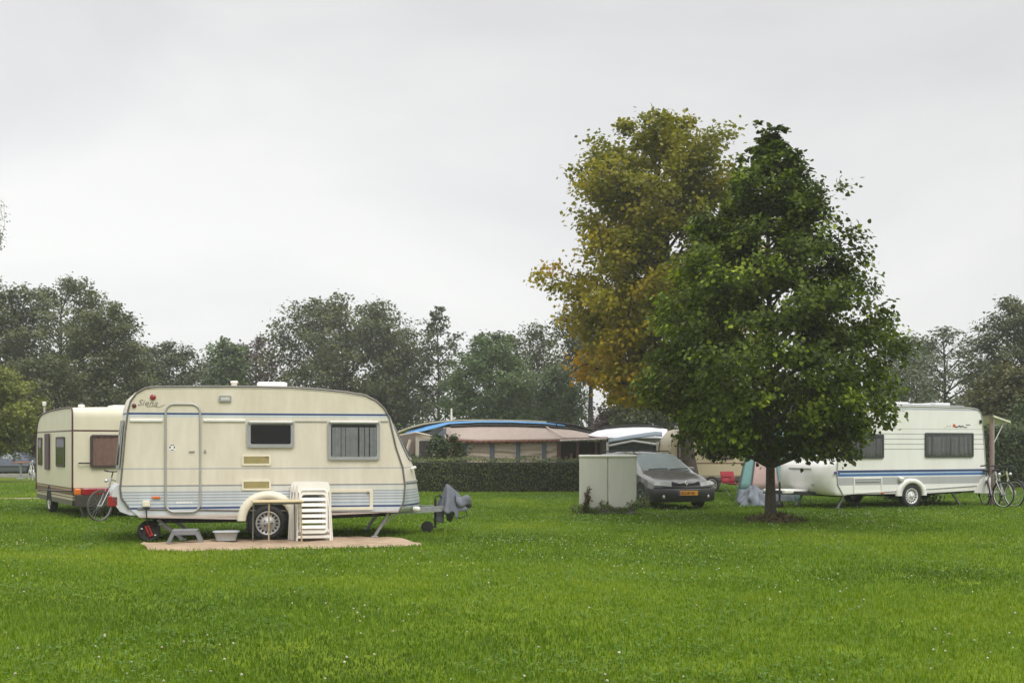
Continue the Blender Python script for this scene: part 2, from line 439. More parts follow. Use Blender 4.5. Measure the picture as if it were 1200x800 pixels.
# the ground mat: its outline on the lawn, used to keep the blades off it
MATF = [ground(a, b) for a, b in ((165, 638.5), (174, 644.5), (215, 646), (265, 645), (330, 643.5), (400, 642.5), (455, 641), (498, 638.5))]
MATB = [ground(a, b) for a, b in ((165, 637.2), (176, 636.2), (215, 634.5), (265, 632), (330, 629.8), (400, 628.6), (452, 629.2), (488, 635.5))]
def mat_mask(x, y):
    """inside the ground mat"""
    fx = np.array([p.x for p in MATF]); fy = np.array([p.y for p in MATF]); bx = np.array([p.x for p in MATB]); by = np.array([p.y for p in MATB])
    k = x / y
    kf = fx / fy; kb = bx / by
    return (k > kf[0]) & (k < kf[-1]) & (y > np.interp(k, kf, fy) - .015) & (y < np.interp(k, kb, by) + .02)
def path_mask(x, y): return (x < -10) & (np.abs(y - (32.6 + .25 * np.sin(x * .35) + .12 * np.sin(x * 1.3))) < .45)
def build_grass():
    rg = np.random.default_rng(11)
    x, y = scatter_lawn(2300, rg, p=1.15)
    keep = ~mat_mask(x, y) & ~path_mask(x, y)
    clump = fbm(x, y, .35, 5); keep &= rg.random(len(x)) < .35 + 1.1 * clump
    x = x[keep]; y = y[keep]; n = len(x)
    big = fbm(x, y, 2.6, 21); mid = fbm(x, y, .7, 31); small = fbm(x, y, .25, 41)
    h = (.026 + .036 * np.clip(mid * 1.5 - .3, 0, 1) * rg.uniform(.6, 1.3, n) + .03 * rg.random(n) * (small > .60)) * (1 + .010 * (y - 7))
    wd = (.0028 + .0022 * rg.random(n)) * (1 + .055 * (y - 7))
    a = rg.uniform(0, 2 * np.pi, n); lean = rg.uniform(.15, .95, n)
    dx = np.cos(a); dy = np.sin(a); b = rg.uniform(0, 2 * np.pi, n)
    bx = np.cos(b) * wd; by = np.sin(b) * wd; z0 = np.full(n, -.004)
    V = np.empty((n, 5, 3))
    V[:, 0] = np.stack([x - bx, y - by, z0], 1); V[:, 1] = np.stack([x + bx, y + by, z0], 1)
    mx = x + dx * lean * h * .35; my = y + dy * lean * h * .35; mz = h * .62
    V[:, 2] = np.stack([mx + bx * .75, my + by * .75, mz], 1); V[:, 3] = np.stack([mx - bx * .75, my - by * .75, mz], 1)
    V[:, 4] = np.stack([x + dx * lean * h, y + dy * lean * h, h * (1 - .35 * lean)], 1)
    k = np.arange(n)[:, None] * 5
    Fi = np.concatenate([k, k + 1, k + 2, k, k + 2, k + 3, k + 3, k + 2, k + 4], axis=1).ravel()
    T = np.clip(-.12 + 1.05 * big + .35 * (small - .5) + .25 * (mid - .5) + rg.normal(0, .13, n), 0, .93)
    dry = rg.random(n) < .025; T[dry] = 1.0
    gm = leaf_mat('lawn_blades', (.066, .122, .008), (.205, .305, .022), .38, extra=[(.5, (.130, .225, .013)), (.94, (.25, .315, .025)), (.97, (.42, .36, .15))], rough=.55, spec=.25)
    tag(np_mesh('grass', V.reshape(-1, 3), Fi, 3, np.repeat(T, 5), gm), kind='stuff')
    # broad clover leaves in patches
    x, y = scatter_lawn(160, rg, p=1.0)
    pch = fbm(x, y, 1.3, 77); keep = ~mat_mask(x, y) & ~path_mask(x, y) & (pch > .50) & (rg.random(len(x)) < (pch - .45) * 6)
    x = x[keep]; y = y[keep]; n = len(x); s = (.011 + .010 * rg.random(n)) * (1 + .05 * (y - 7)); z = .03 + .03 * rg.random(n)
    Vs = []; 
    base = rg.uniform(0, 6.28, n)
    for q in range(3):
        a = base + q * 2.094
        cx = np.cos(a); cy = np.sin(a)
        tlt = rg.normal(0, .3, n)
        p0 = np.stack([x, y, z], 1); d = np.stack([cx, cy, tlt], 1) * s[:, None]; e = np.stack([-cy, cx, rg.normal(0, .2, n)], 1) * s[:, None] * .55
        Vs.append(np.stack([p0, p0 + d * .6 + e, p0 + d * 1.1, p0 + d * .6 - e], 1))
    V = np.concatenate(Vs).reshape(-1, 3); k = np.arange(3 * n)[:, None] * 4
    Fi = np.concatenate([k, k + 1, k + 2, k + 3], axis=1).ravel()
    cm = leaf_mat('clover_leaves', (.06, .135, .016), (.12, .22, .03), .3, rough=.5, spec=.3)
    tag(np_mesh('clover', V, Fi, 4, np.repeat(np.tile(rg.random(n), 3), 4), cm), kind='stuff')
    # white clover heads
    x, y = scatter_lawn(38, rg, y1=30, p=.25)
    pch = fbm(x, y, 1.7, 99) ; far = np.clip((y - 9) / 9, 0, 1)
    keep = ~mat_mask(x, y) & (rg.random(len(x)) < np.clip((pch - .47) * 4.2, .02, 1) * (.25 + .75 * far) * .45)
    x = x[keep]; y = y[keep]; n = len(x); r = (.006 + .006 * rg.random(n)); z = .05 + .03 * rg.random(n) + .0012 * (y - 7)
    bm = bmesh.new(); bmesh.ops.create_icosphere(bm, subdivisions=1, radius=1); bm.verts.index_update()
    sv = np.array([v.co[:] for v in bm.verts]); sf = np.array([[v.index for v in f.verts] for f in bm.faces]); bm.free()
    jit = 1 + rg.normal(0, .12, (n, len(sv), 1))
    V = np.stack([x, y, z], 1)[:, None, :] + sv[None] * r[:, None, None] * jit * np.array([1, 1, .85])
    Fi = (sf[None] + (np.arange(n) * len(sv))[:, None, None]).ravel()
    fm = leaf_mat('clover_heads', (.36, .34, .22), (.62, .62, .50), .2, rough=.8, spec=.1)
    tag(np_mesh('clover_flowers', V.reshape(-1, 3), Fi, 3, np.repeat(rg.random(n), len(sv)), fm), kind='stuff')
build_grass()

# ------------------------------------------------------------------ shared vehicle parts
def smooth_closed(pts, it=2):
    for _ in range(it):
        out = []
        for i in range(len(pts)):
            a = pts[i]; b = pts[(i + 1) % len(pts)]
            out += [(a[0] * .75 + b[0] * .25, a[1] * .75 + b[1] * .25), (a[0] * .25 + b[0] * .75, a[1] * .25 + b[1] * .75)]
        pts = out
    return pts
def dense(pts, step=.08):
    out = []
    for i in range(len(pts)):
        a = pts[i]; b = pts[(i + 1) % len(pts)]; L = math.hypot(b[0] - a[0], b[1] - a[1]); k = max(1, int(L / step))
        for q in range(k): out.append((a[0] + (b[0] - a[0]) * q / k, a[1] + (b[1] - a[1]) * q / k))
    return out
def interp(tab, z):
    if z <= tab[0][0]: return tab[0][1]
    for (a, va), (b, vb) in zip(tab, tab[1:]):
        if z <= b: return va + (vb - va) * (z - a) / (b - a)
    return tab[-1][1]
def shell_pt(s, z, y, half, ends, ft, rt, crown=.05, pw=2.0):
    f = 1 - (abs(y) / half) ** pw
    lo, hi = ends
    mid = (lo + hi) / 2; hl = (hi - lo) / 2
    q = (s - mid) / hl; w = max(0, (abs(q) - .72) / .28); w = w * w * (3 - 2 * w) if w < 1 else 1
    b = interp(ft, z) if q > 0 else interp(rt, z)
    return (s + (1 if q > 0 else -1) * b * f * w, y, z + crown * f * max(0, min(1, (z - 1.6) / .6)))
def shell(mb, prof, half, ft, rt, ny=14, crown=.05, pw=2.0):
    lo = min(p[0] for p in prof); hi = max(p[0] for p in prof)
    ys = [-half * math.cos(math.pi * j / ny) for j in range(ny + 1)]
    G = [[shell_pt(s, z, y, half, (lo, hi), ft, rt, crown, pw) for (s, z) in prof] for y in ys]
    mb.grid(G, True, closed_v=True)
    n = len(prof)
    mb.add([(s, -half, z) for s, z in prof], [list(range(n))]); mb.add([(s, half, z) for s, z in prof], [list(range(n))[::-1]])
    return lo, hi
def add_wheel(parent, s, y, r, rim_r, width, out=-1, spokes=16, name='wheel', rimmat=None, dish=.02):
    """wheel with its outer face at local y (facing out)"""
    M = Matrix.Translation((s, y, r)) @ (Matrix.Identity(4) if out < 0 else Matrix.Rotation(math.pi, 4, 'Z'))
    t = MB(); w = width
    t.lathe([(rim_r * .98, .02), (rim_r * 1.04, .004), (r * .86, 0), (r * .97, .02), (r, .045), (r, w - .045), (r * .97, w - .02), (r * .86, w), (rim_r, w - .02)], M, 40)
    for k in range(36):   # tread
        a = 2 * math.pi * k / 36
        t.box(M @ Vector((math.cos(a) * (r - .002), w / 2, math.sin(a) * (r - .002))), (.012, w * .7, .02), Matrix.Rotation(-a, 4, 'Y'))
    wh = t.build(name, m_black, parent)
    q = MB()
    q.lathe([(rim_r, .03), (rim_r * .97, .006), (rim_r * .90, .012), (rim_r * .84, .035), (rim_r * .62, .03 + dish), (rim_r * .45, .022), (rim_r * .2, .018), (rim_r * .18, .004), (.0001, .002)], M, 40, 0)
    for k in range(spokes):
        a = 2 * math.pi * (k + .5) / spokes
        q.box(M @ Vector((math.cos(a) * rim_r * .74, .028 + dish * .5, math.sin(a) * rim_r * .74)), (rim_r * .20, .022, rim_r * 2.2 / spokes), Matrix.Rotation(-a, 4, 'Y'), .004, 1, mi=1)  # dark blocks stand in for the shade in the rim holes
    for k in range(5):
        a = 2 * math.pi * k / 5
        q.box(M @ Vector((math.cos(a) * rim_r * .33, .016, math.sin(a) * rim_r * .33)), (.02, .012, .02), Matrix.Rotation(-a, 4, 'Y'), .004, 1, mi=1)
    q.build('rim', [rimmat or m_rim, m_inside], wh)
    return wh
def window(parent, x0, x1, z0, z1, y, fmat, fw=.045, proud=.05, rad=.05, glass=None, curtain=None, label=None, blind_top=None, folds=9):
    """window on the plane y: frame (named window) with pane and curtain as sub-parts"""
    mb = MB(); mb.ring(rr(x0, x1, z0, z1, rad), rr(x0 + fw, x1 - fw, z0 + fw, z1 - fw, rad * .6), y - proud, y + .002)
    wn = mb.build('window', fmat, parent)
    if label: wn['label'] = label
    p = MB(); p.prism(rr(x0 + fw - .004, x1 - fw + .004, z0 + fw - .004, z1 - fw + .004, rad * .6), y - proud * .85, y - proud * .85 + .004); p.build('pane', glass or m_glass, wn)
    b = MB(); b.prism(rr(x0 + fw - .006, x1 - fw + .006, z0 + fw - .006, z1 - fw + .006, rad * .6), y - .0035, y - .001); b.build('room_shade_sheet', m_inside, wn)  # flat black sheet stands in for the unlit room behind the pane
    if curtain:
        G = []; nx = 150; rgl = random.Random(int(x0 * 1000) + 5)
        ph = [rgl.uniform(0, 6) for _ in range(4)]
        for j in range(2):
            row = []
            for i in range(nx + 1):
                u = i / nx; xx = x0 + fw + (x1 - x0 - 2 * fw) * u
                d = .030 * (1 - abs(math.sin(u * folds * 3.1416 * 1.3 + ph[0] + .8 * math.sin(u * 9 + ph[1]))) ** .55) - .012 + .003 * math.sin(u * folds * 2.7 * 6.28 + ph[2])
                row.append((xx, y - .020 + d * .7, (z0 + fw, z1 - fw - (blind_top or 0))[j]))
            G.append(row)
        c = MB(); a0 = 0
        for i in range(1, nx + 1):      # hung in drapes; gaps over the black sheet stand in for shaded folds
            u = i / nx * folds * .8; gap = (u + .35 * math.sin(u * 2.3 + ph[3])) % 1 < .13
            if (gap or i == nx) and i - a0 > 2: c.grid([row[a0:i] for row in G])
            if gap: a0 = i
        c.build('curtain', curtain, wn)
    return wn
# ------------------------------------------------------------------ the big cream caravan
z_ = lambda py, px=200: mloc(px, py)[1]
BL = (.045, .075, .20); BL2 = (.30, .38, .48); LG = (.33, .36, .40); PW = (.57, .605, .64); CR = CREAM
bands = [(0, (.33, .26, .22)), (z_(606), (.55, .50, .45)), (z_(603.8), PW),
         (z_(597), BL), (z_(594.2), PW), (z_(591.6), BL2), (z_(590), PW), (z_(587.4), LG), (z_(586), PW), (z_(584), LG), (z_(582.6), PW), (z_(580.6), LG), (z_(579.2), PW), (z_(577.4), LG), (z_(576), (.62, .62, .58)),
         (z_(570.6), (.24, .25, .27)), (z_(568.8), CR), (z_(550.2), (.44, .43, .43)), (z_(549), (.66, .64, .58)), (z_(548), CR),
         (z_(489), (.50, .57, .62)), (z_(487), (.70, .71, .70)), (z_(485.9), BL), (z_(484.2), (.66, .66, .62)), (z_(482.8), CREAM2)]
m_main = band_mat('cream_caravan_paint', bands, CR, var=.15)
lab = 'large cream touring caravan with thin blue stripes and a door, standing beside the ground mat'
main = thing('caravan', lab, 'caravan', FM.o, FM.rz)
prof_px = [(164, 606.3), (152, 596), (142.5, 583), (141, 572), (144, 540), (147, 505), (148.6, 492), (150, 481), (153, 470), (160, 460.5), (170, 454.8), (182, 453), (240, 452.6), (300, 453), (340, 453.8), (375, 456), (405, 459), (428, 463), (441, 469.5), (450, 478), (456, 489), (464, 524), (472, 547.6), (474.6, 568.7), (473, 587), (467, 600), (342, 605), (283, 608.8)]
prof = [mloc(a, b) for a, b in prof_px]
PROF = prof
prof_d = dense(prof, .10)
FT = [(0, .54), (.46, .52), (.62, .41), (.9, .33), (1.6, .28), (2.2, .12), (2.7, .05)]
RT = [(0, .06), (.45, .10), (.80, .17), (1.0, .20), (1.8, .20), (2.3, .22), (2.7, .10)]
b = MB(); LO, HI = shell(b, prof_d, HW, FT, RT); b.build('body', m_main, main)
Y0 = -HW
# awning rail and its pale inner line
for sgn in (-1, 1):
    t = MB(); i0 = 1
    line = [(s, sgn * (HW + .006), z) for s, z in dense(PROF[1:26], .12)]
    cut = [p for p in line]
    t.tube(cut[:-1] if False else cut, .017, 6, closed=False); t.build('awning_rail', m_rail, main)
t = MB(); t.tube([(s, Y0 - .004, z - .022) for s, z in [mloc(a, b_) for a, b_ in ((176, 454), (182, 453), (240, 452.6), (300, 453), (340, 453.8), (375, 456), (405, 459), (425, 462.6))]], .008, 6)
t.build('roof_moulding', m_white, main)
for a_, b_ in ((mloc(165, 605), mloc(283, 607.2)), (mloc(345, 604), mloc(466, 598.6))): t = MB(); t.bar((a_[0], Y0 - .008, a_[1]), (b_[0], Y0 - .008, b_[1]), .02, .03); t.build('skirt_rail', mat('pinkish_skirt_rail', (.50, .42, .38), .5, var=.15), main)
# moulded grab rails at window-top height
for xa, xb in ((151, 192), (237, 289)):
    t = MB(); s0, z0 = mloc(xa, 492.3); s1, _ = mloc(xb, 492.3)
    t.box(((s0 + s1) / 2, Y0 - .012, z0), (s1 - s0 - .03, .028, .05), None, .012)
    t.build('rail_moulding', m_white, main)
t = MB(); s0, z0 = mloc(345.5, 493.6); s1, _ = mloc(383.5, 493.6)
t.box(((s0 + s1) / 2, Y0 - .006, z0), (s1 - s0, .016, .016)); t.build('panel_joint', m_frame, main); t = MB(); s2, z2 = mloc(446, 493.6); s3, _ = mloc(455, 493.6); t.box(((s2 + s3) / 2, Y0 - .006, z2), (s3 - s2, .016, .016)); t.build('panel_joint', m_frame, main)
# door
s0, zt = mloc(193.5, 472.5); s1, _ = mloc(235.5, 472.5); zb_ = mloc(200, 600.5)[1]
d = MB(); d.prism(rr(s0 + .02, s1 - .02, zb_ + .02, zt - .02, .13, 7), Y0 - .022, Y0 + .002); door = d.build('door', m_main, main)
d = MB(); out = rr(s0 + .012, s1 - .012, zb_ + .012, zt - .012, .14, 8); d.tube([(x, Y0 - .026, z) for x, z in out], .019, 8, closed=True); d.build('door_frame', mat('grey_door_trim', (.40, .40, .37), .4, .3, var=.1), door)
hx, hz = mloc(225, 528.6); d = MB(); d.box((hx, Y0 - .035, hz), (.09, .025, .02), None, .006); d.build('handle', m_frame, door)
kx, kz = mloc(240.5, 528.6); d = MB(); d.box((kx, Y0 - .01, kz), (.03, .02, .05), None, .006); d.build('lock', m_galv, main)
kx, kz = mloc(202, 525); d = MB(); d.prism(circ(kx, kz, .06, 20), Y0 - .0255, Y0 - .021); st = d.build('sticker', m_white, door)
d = MB()
for dx, dz, w, h in ((-.035, .015, .022, .03), (.035, .015, .022, .03), (0, -.03, .05, .012), (0, .05, .06, .012)): d.box((kx + dx, Y0 - .0265, kz + dz), (w, .002, h))
d.build('sticker_print', m_dark, st)
kx, kz = mloc(208, 588.5); d = MB()
for k in range(5): d.box((kx + .055 * k, Y0 - .0235, kz), (.045, .003, .03))
d.build('pale_decal', m_white, door)
# windows
x0, z1 = mloc(289.5, 493.3); x1, z0 = mloc(345, 524.3)
window(main, x0, x1, z0, z1, Y0, m_frame, .06, .04, .05, glass_mat('brown_tinted_window', (.42, .38, .40), .5), None)
x0b, z1b = mloc(384, 493.3); x1b, z0b = mloc(445, 538.6)
window(main, x0b, x1b, z0b, z1b, Y0, m_frame, .055, .04, .05, m_glass, m_curtain_grey, blind_top=.05, folds=7)
for (xa, xb, zt_) in ((x0, x1, z1), (x0b, x1b, z1b)): t = MB(); t.box(((xa + xb) / 2, Y0 - .06, zt_ - .02), (xb - xa - .06, .03, .045), None, .012); t.build('window_hinge_rail', m_alu, main)
# rear and nose windows (wrapped on the curved ends)
def end_patch(name, ylo, yhi, zlo, zhi, m, parent, front, off=.015, n=14, thick=.012):
    """curved patch on an end of the shell between the two widths and heights"""
    def edge(z):   # s of the outline at height z on the end
        best = None
        pts = prof_d
        for i in range(len(pts)):
            a = pts[i]; c = pts[(i + 1) % len(pts)]
            if (a[1] - z) * (c[1] - z) <= 0 and a[1] != c[1]:
                s = a[0] + (c[0] - a[0]) * (z - a[1]) / (c[1] - a[1])
                if best is None or (s > best if front else s < best): best = s
        return best
    sg = 1 if front else -1
    def pt(y, z, o):
        p = shell_pt(edge(z), z, y, HW, (LO, HI), FT, RT)
        return (p[0] + sg * o, p[1], z)
    G = [[pt(ylo + (yhi - ylo) * i / n, zlo + (zhi - zlo) * j / 6, off) for j in range(7)] for i in range(n + 1)]
    G2 = [[pt(ylo + (yhi - ylo) * i / n, zlo + (zhi - zlo) * j / 6, off - thick) for j in range(7)] for i in range(n + 1)]
    mb = MB(); mb.grid(G); mb.grid(G2)
    lo = lambda A: [row[0] for row in A]; hi = lambda A: [row[-1] for row in A]
    mb.grid([lo(G), lo(G2)]); mb.grid([hi(G), hi(G2)]); mb.grid([G[0], G2[0]]); mb.grid([G[-1], G2[-1]])
    return mb.build(name, m, parent)
rw = end_patch('rear_window', -.97, .97, 1.22, 2.02, m_frame, main, False, .03)
end_patch('pane', -.90, .90, 1.28, 1.96, mat('dark_glossy_glass', (.02, .022, .024), .06, var=.1), rw, False, .036)
nw = end_patch('nose_window', -.62, .62, 1.35, 1.98, m_frame, main, True, .03)
end_patch('pane', -.56, .56, 1.41, 1.92, MATS['dark_glossy_glass'], nw, True, .036)
end_patch('nose_ledge', -1.05, 1.05, .955, .985, m_frame, main, True, .02)
# moulded rear bumper with the two tail lights
b = MB(); rows = []
for (z, o) in ((.46, .03), (.52, .09), (.70, .13), (.86, .13), (.93, .08), (.97, .02)):
    rows.append([(shell_pt(mloc(141.5, 575)[0] + (.17 if z < .5 else .08 if z < .6 else 0), z, y, HW, (LO, HI), FT, RT)[0] - o, y * 1.0, z) for y in [-HW + .02 + (2 * HW - .04) * k / 16 for k in range(17)]])
b.grid(rows)
for side in (0, -1):
    col = [r[side] for r in rows]; back = [(LO + .25, c[1], c[2]) for c in col]; b.grid([col, back])
b.grid([rows[0], [(LO + .3, p[1], p[2]) for p in rows[0]]]); b.grid([rows[-1], [(LO + .2, p[1], p[2]) for p in rows[-1]]])
b.build('rear_bumper', mat('pale_grey_moulding', (.52, .53, .55), .5, var=.12), main)
for sg in (-1, 1):
    t = MB(); t.box((LO - .115, sg * (HW - .11), .69), (.17, .18, .18), None, .02); t.build('tail_light', m_red, main)
    t = MB(); t.box((LO - .203, sg * (HW - .11), .69), (.012, .07, .13), None, .004); t.build('indicator', m_orange, main)
# small fittings
def disc(name, px, py, r, m, parent=main, th=.03, loc=mloc, y=Y0):
    s, z = loc(px, py); d = MB(); d.lathe([(.0001, -th), (r * .8, -th), (r, -th * .5), (r, .001)], Matrix.Translation((s, y, z)), 18); return d.build(name, m, parent)
disc('marker_lamp', 179.3, 465.3, .048, m_red); disc('marker_lamp', 157.3, 475.2, .036, m_maroon)
s, z = mloc(183, 586); s, z = mloc(183, 582.6); d = MB(); d.box((s, Y0 - .012, z), (.135, .03, .038), None, .01); d.build('side_marker', m_orange, main)
s, z = mloc(171.7, 590); d = MB(); d.box((s, Y0 - .03, z), (.12, .065, .10), None, .015); sock = d.build('mains_socket', m_offwhite, main)
d = MB(); d.tube([(s, Y0 - .06, z - .05), (s + .01, Y0 - .07, z - .18), (s + .012, Y0 - .05, z - .34), (s + .05, Y0 + .1, .14)], .011, 6); d.box((s, Y0 - .05, z - .07), (.05, .05, .05), None, .01); d.build('cable', m_dark, sock)
s, z = mloc(264, 467); d = MB(); d.ring(rr(s - .10, s + .10, z - .05, z + .05, .015), rr(s - .075, s + .075, z - .03, z + .03, .01), Y0 - .035, Y0 + .001); ll = d.build('awning_lamp', m_frame, main)
d = MB(); d.box((s, Y0 - .018, z), (.15, .03, .06), None, .008); d.build('lamp_lens', mat('frosted_lens', (.55, .54, .50), .25, var=.05), ll)
for py0, py1 in ((532.5, 545), (562, 573.8), ):
    x0, z1 = mloc(283.5, py0); x1, z0 = mloc(317.5, py1)
    d = MB(); d.ring(rr(x0, x1, z0, z1, .02), rr(x0 + .03, x1 - .03, z0 + .03, z1 - .03, .008), Y0 - .02, Y0 + .001); v = d.build('fridge_vent', m_offwhite, main)
    d = MB()
    k = 7
    for i in range(k):
        zz = z0 + .03 + (z1 - z0 - .06) * (i + .5) / k
        d.box(((x0 + x1) / 2 - (.035 if py0 < 550 else 0), Y0 - .012, zz), (x1 - x0 - .075 - (.05 if py0 < 550 else 0), .012, (z1 - z0 - .06) / k * .8), Matrix.Rotation(.5, 4, 'X'))
    d.build('vent_slats', m_vent, v)
    d = MB(); d.box(((x0 + x1) / 2, Y0 - .003, (z0 + z1) / 2), (x1 - x0 - .05, .004, z1 - z0 - .05)); d.build('vent_back', mat('dull_ochre', (.30, .25, .12), .7, var=.1), v)
# locker hatch
x0, z1 = mloc(384.5, 572.8); x1, z0 = mloc(437, 597)
d = MB(); d.ring(rr(x0, x1, z0, z1, .03), rr(x0 + .055, x1 - .055, z0 + .055, z1 - .055, .015), Y0 - .022, Y0 + .001); hat = d.build('locker_hatch', m_offwhite, main)
d = MB(); d.prism(rr(x0 + .053, x1 - .053, z0 + .053, z1 - .053, .015), Y0 - .008, Y0 + .001); d.build('hatch_panel', m_main, hat)
d = MB(); d.lathe([(.0001, -.012), (.022, -.012), (.022, 0)], Matrix.Translation((x1 - .08, Y0 - .022, z1 - .055)), 12); d.build('hatch_lock', m_frame, hat)
# wheel arch, wheel, black plate for the shade in the well
ws, wz = mloc(314, 634)
WSX = ws
d = MB(); ang = [180 - 180 * k / 24 for k in range(25)]
def arch(ro, ri, y0, y1, cz, fl=.0):
    o = [(ws + ro * math.cos(R(a)) * 1.02, cz + ro * math.sin(R(a))) for a in ang]; i_ = [(ws + ri * math.cos(R(a)) * 1.02, cz + ri * math.sin(R(a))) for a in ang]
    poly = o + i_[::-1]
    G = [[(x, y0, z) for x, z in o], [(x, y0, z) for x, z in i_]]
    return o, i_
o, i_ = arch(.50, .355, 0, 0, .345)
inner_o, _ = arch(.44, .3, 0, 0, .345)
d.grid([[(x, Y0 + .001, z) for x, z in o], [(x, Y0 - .055, z) for x, z in arch(.485, .3, 0, 0, .345)[0]], [(x, Y0 - .085, z) for x, z in arch(.455, .3, 0, 0, .345)[0]], [(x, Y0 - .09, z) for x, z in arch(.36, .3, 0, 0, .345)[0]], [(x, Y0 + .0, z) for x, z in i_]])
d.build('wheel_arch', m_offwhite, main)
d = MB(); d.prism([(ws + .352 * math.cos(R(a)), .345 + .352 * math.sin(R(a))) for a in ang] + [(ws + .36, .16), (ws - .36, .16)], Y0 - .0035, Y0 + .06); d.build('wheel_well_shade', m_inside, main)
add_wheel(main, ws, Y0 - .075, .30, .205, .175, -1, 16)
add_wheel(main, ws, HW + .05, .30, .205, .175, 1, 16)
# chassis, axle, steadies, drawbar
c = MB()
for y in (-.62, .62):
    c.bar((LO + .45, y, .36), (ws, y, .36), .06, .14); c.bar((ws, y, .36), (HI - .2, y, .43), .06, .13)
c.bar((ws, -HW + .12, .30), (ws, HW - .12, .30), .09); c.box(((LO + HI) / 2 - .2, 0, .395), (HI - LO - 1.2, 1.9, .04)); c.box((LO + .75, 0, .36), (.08, 1.7, .1)); c.box((HI - .5, 0, .41), (.08, 1.7, .08))
c.build('chassis', m_dark, main)
c = MB(); c.bar((HI - .5, -.62, .425), (HI + .97, -.05, .45), .06, .10); c.build('drawbar', m_galv, main); c = MB(); c.bar((HI - .5, .62, .425), (HI + .97, .05, .45), .06, .10); c.build('drawbar', m_galv, main)
def steady(xa, xb, y, za=.38):
    s_ = MB()
    for dy in (-.045, .045): s_.bar((xa, y + dy, za), (xb, y + dy, .03), .02, .045)
    s_.bar((xa + (xb - xa) * .5, y - .05, za * .5), (xa + (xb - xa) * .5, y + .05, za * .5), .03, .03); s_.box((xb, y, .02), (.12, .14, .03), None, .008)
    s_.bar((xa + (xb - xa) * .55, y, za * .45), (xa + .18 * (1 if xa < xb else -1) * -1, y, za + .01), .02, .02)
    s_.build('corner_steady', m_galv, main)
a1 = mloc(457, 606)[0]; a2 = mloc(439, 630, -.9)[0]
steady(a1, a2, -.86, .42); steady(a1, a2, .80, .42); steady(LO + .55, LO + .95, -.75, .36); steady(LO + .55, LO + .95, .75, .36)
j = MB(); jx = mloc(510, 604, 0)[0]
j.tube([(jx, -.02, .10), (jx, -.02, .62)], .024, 10); j.tube([(jx, -.02, .60), (jx, -.02, .66), (jx + .09, -.02, .68)], .010, 6); j.bar((jx, -.02, .11), (jx - .10, -.02, .10), .03); jw = j.build('jockey_stand', m_dark, main)
k = MB(); k.lathe([(.0001, 0), (.05, 0), (.075, .006), (.105, .006), (.11, .015), (.11, .05), (.105, .06), (.05, .06), (.0001, .06)], Matrix.Translation((jx - .15, -.05, .11)), 24); k.build('jockey_wheel', m_black, jw)
h = MB(); h.bar((HI + .80, 0, .46), (HI + 1.15, 0, .47), .09, .10); h.box((HI + 1.25, 0, .49), (.22, .09, .09), None, .03); h.bar((HI + .9, 0, .52), (HI + .75, 0, .70), .03); h.tube([(HI + 1.2, -.03, .47), (HI + 1.28, -.05, .32), (HI + 1.12, -.06, .26), (HI + 1.0, -.03, .40)], .012, 6)
h.build('coupling', m_dark, main)
d = MB(); s, z = HI - .06, mloc(487, 596)[1]; 
sN, zN = mloc(489, 596, -.75)
d.lathe([(.0001, -.055), (.035, -.05), (.045, -.02), (.045, .06)], Matrix.Translation((sN - .01, -.80, zN)) @ Matrix.Rotation(R(55), 4, 'Z'), 16); d.build('front_marker', m_white, main)
sN, zN = mloc(484.5, 548, -.70); d = MB(); d.box((sN, -.70, zN), (.10, .08, .05), Matrix.Rotation(-.4, 4, 'Y'), .015); d.build('nose_handle', m_white, main)
# roof: hatch, vent
s, z = mloc(319, 452, -.2); d = MB(); d.box((s, -.15, 2.665), (.52, .52, .10), None, .045, 3); d.build('roof_hatch', mat('white_acrylic_dome', (.8, .8, .8), .3, var=.04), main)
s, z = mloc(274.5, 450, .1); d = MB(); d.lathe([(.0001, .13), (.06, .13), (.075, .10), (.05, .09), (.05, -.08)], Matrix.Translation((s, .1, 2.62)) @ Matrix.Rotation(R(90), 4, 'X'), 14); d.build('roof_vent', m_white, main)
# script lettering on the rear quarter
s, z = mloc(161, 474.8)
lettering('Siena', .142, m_script, main, Matrix.Translation((s, Y0 - .004, z)) @ Matrix.Rotation(R(90), 4, 'X') @ Matrix.Rotation(R(-2), 4, 'Z'), shear=.35, space=1.06)
d = MB(); d.tube([(mloc(a, b_)[0], Y0 - .003, mloc(a, b_)[1]) for a, b_ in ((172, 476.2), (180, 476), (186, 477), (188, 476.2), (193, 474))], .004, 4); d.build('script_flourish', m_script, main)
# ------------------------------------------------------------------ things round the big caravan
# ground mat
NM = 90; G = []; Gl = []
for i in range(NM + 1):
    u = i / NM * 7; k = min(int(u), 6); f = u - k
    pf = MATF[k].lerp(MATF[k + 1], f); pb = MATB[k].lerp(MATB[k + 1], f)
    row = []
    for j_ in range(11):
        w = j_ / 10; p = pf.lerp(pb, w)
        zz = .022 + .018 * math.sin(p.x * 5 + 2 * math.sin(p.y * 3)) * math.sin(p.y * 4 + p.x) + .010 * math.sin(p.x * 13 + p.y * 7 + 2 * math.sin(p.y * 5)) * math.sin(p.x * 2.1)
        if j_ in (0, 10) or i in (0, NM): zz = .006
        row.append((p.x + .02 * math.sin(w * 9 + u * 3), p.y + .03 * math.sin(u * 5.3), zz))
    G.append(row)
mm = MB(); mm.grid(G); mm.grid([[ (p[0], p[1], -.002) for p in r] for r in (G[0], G[-1])])
tag(mm.build('ground_mat', mat('tan_woven_mat', (.42, .305, .205), .95, var=.32, scale=2.2, bump=.5, bscale=120)), 'tan woven ground mat spread on the grass along the cream caravan', 'mat')
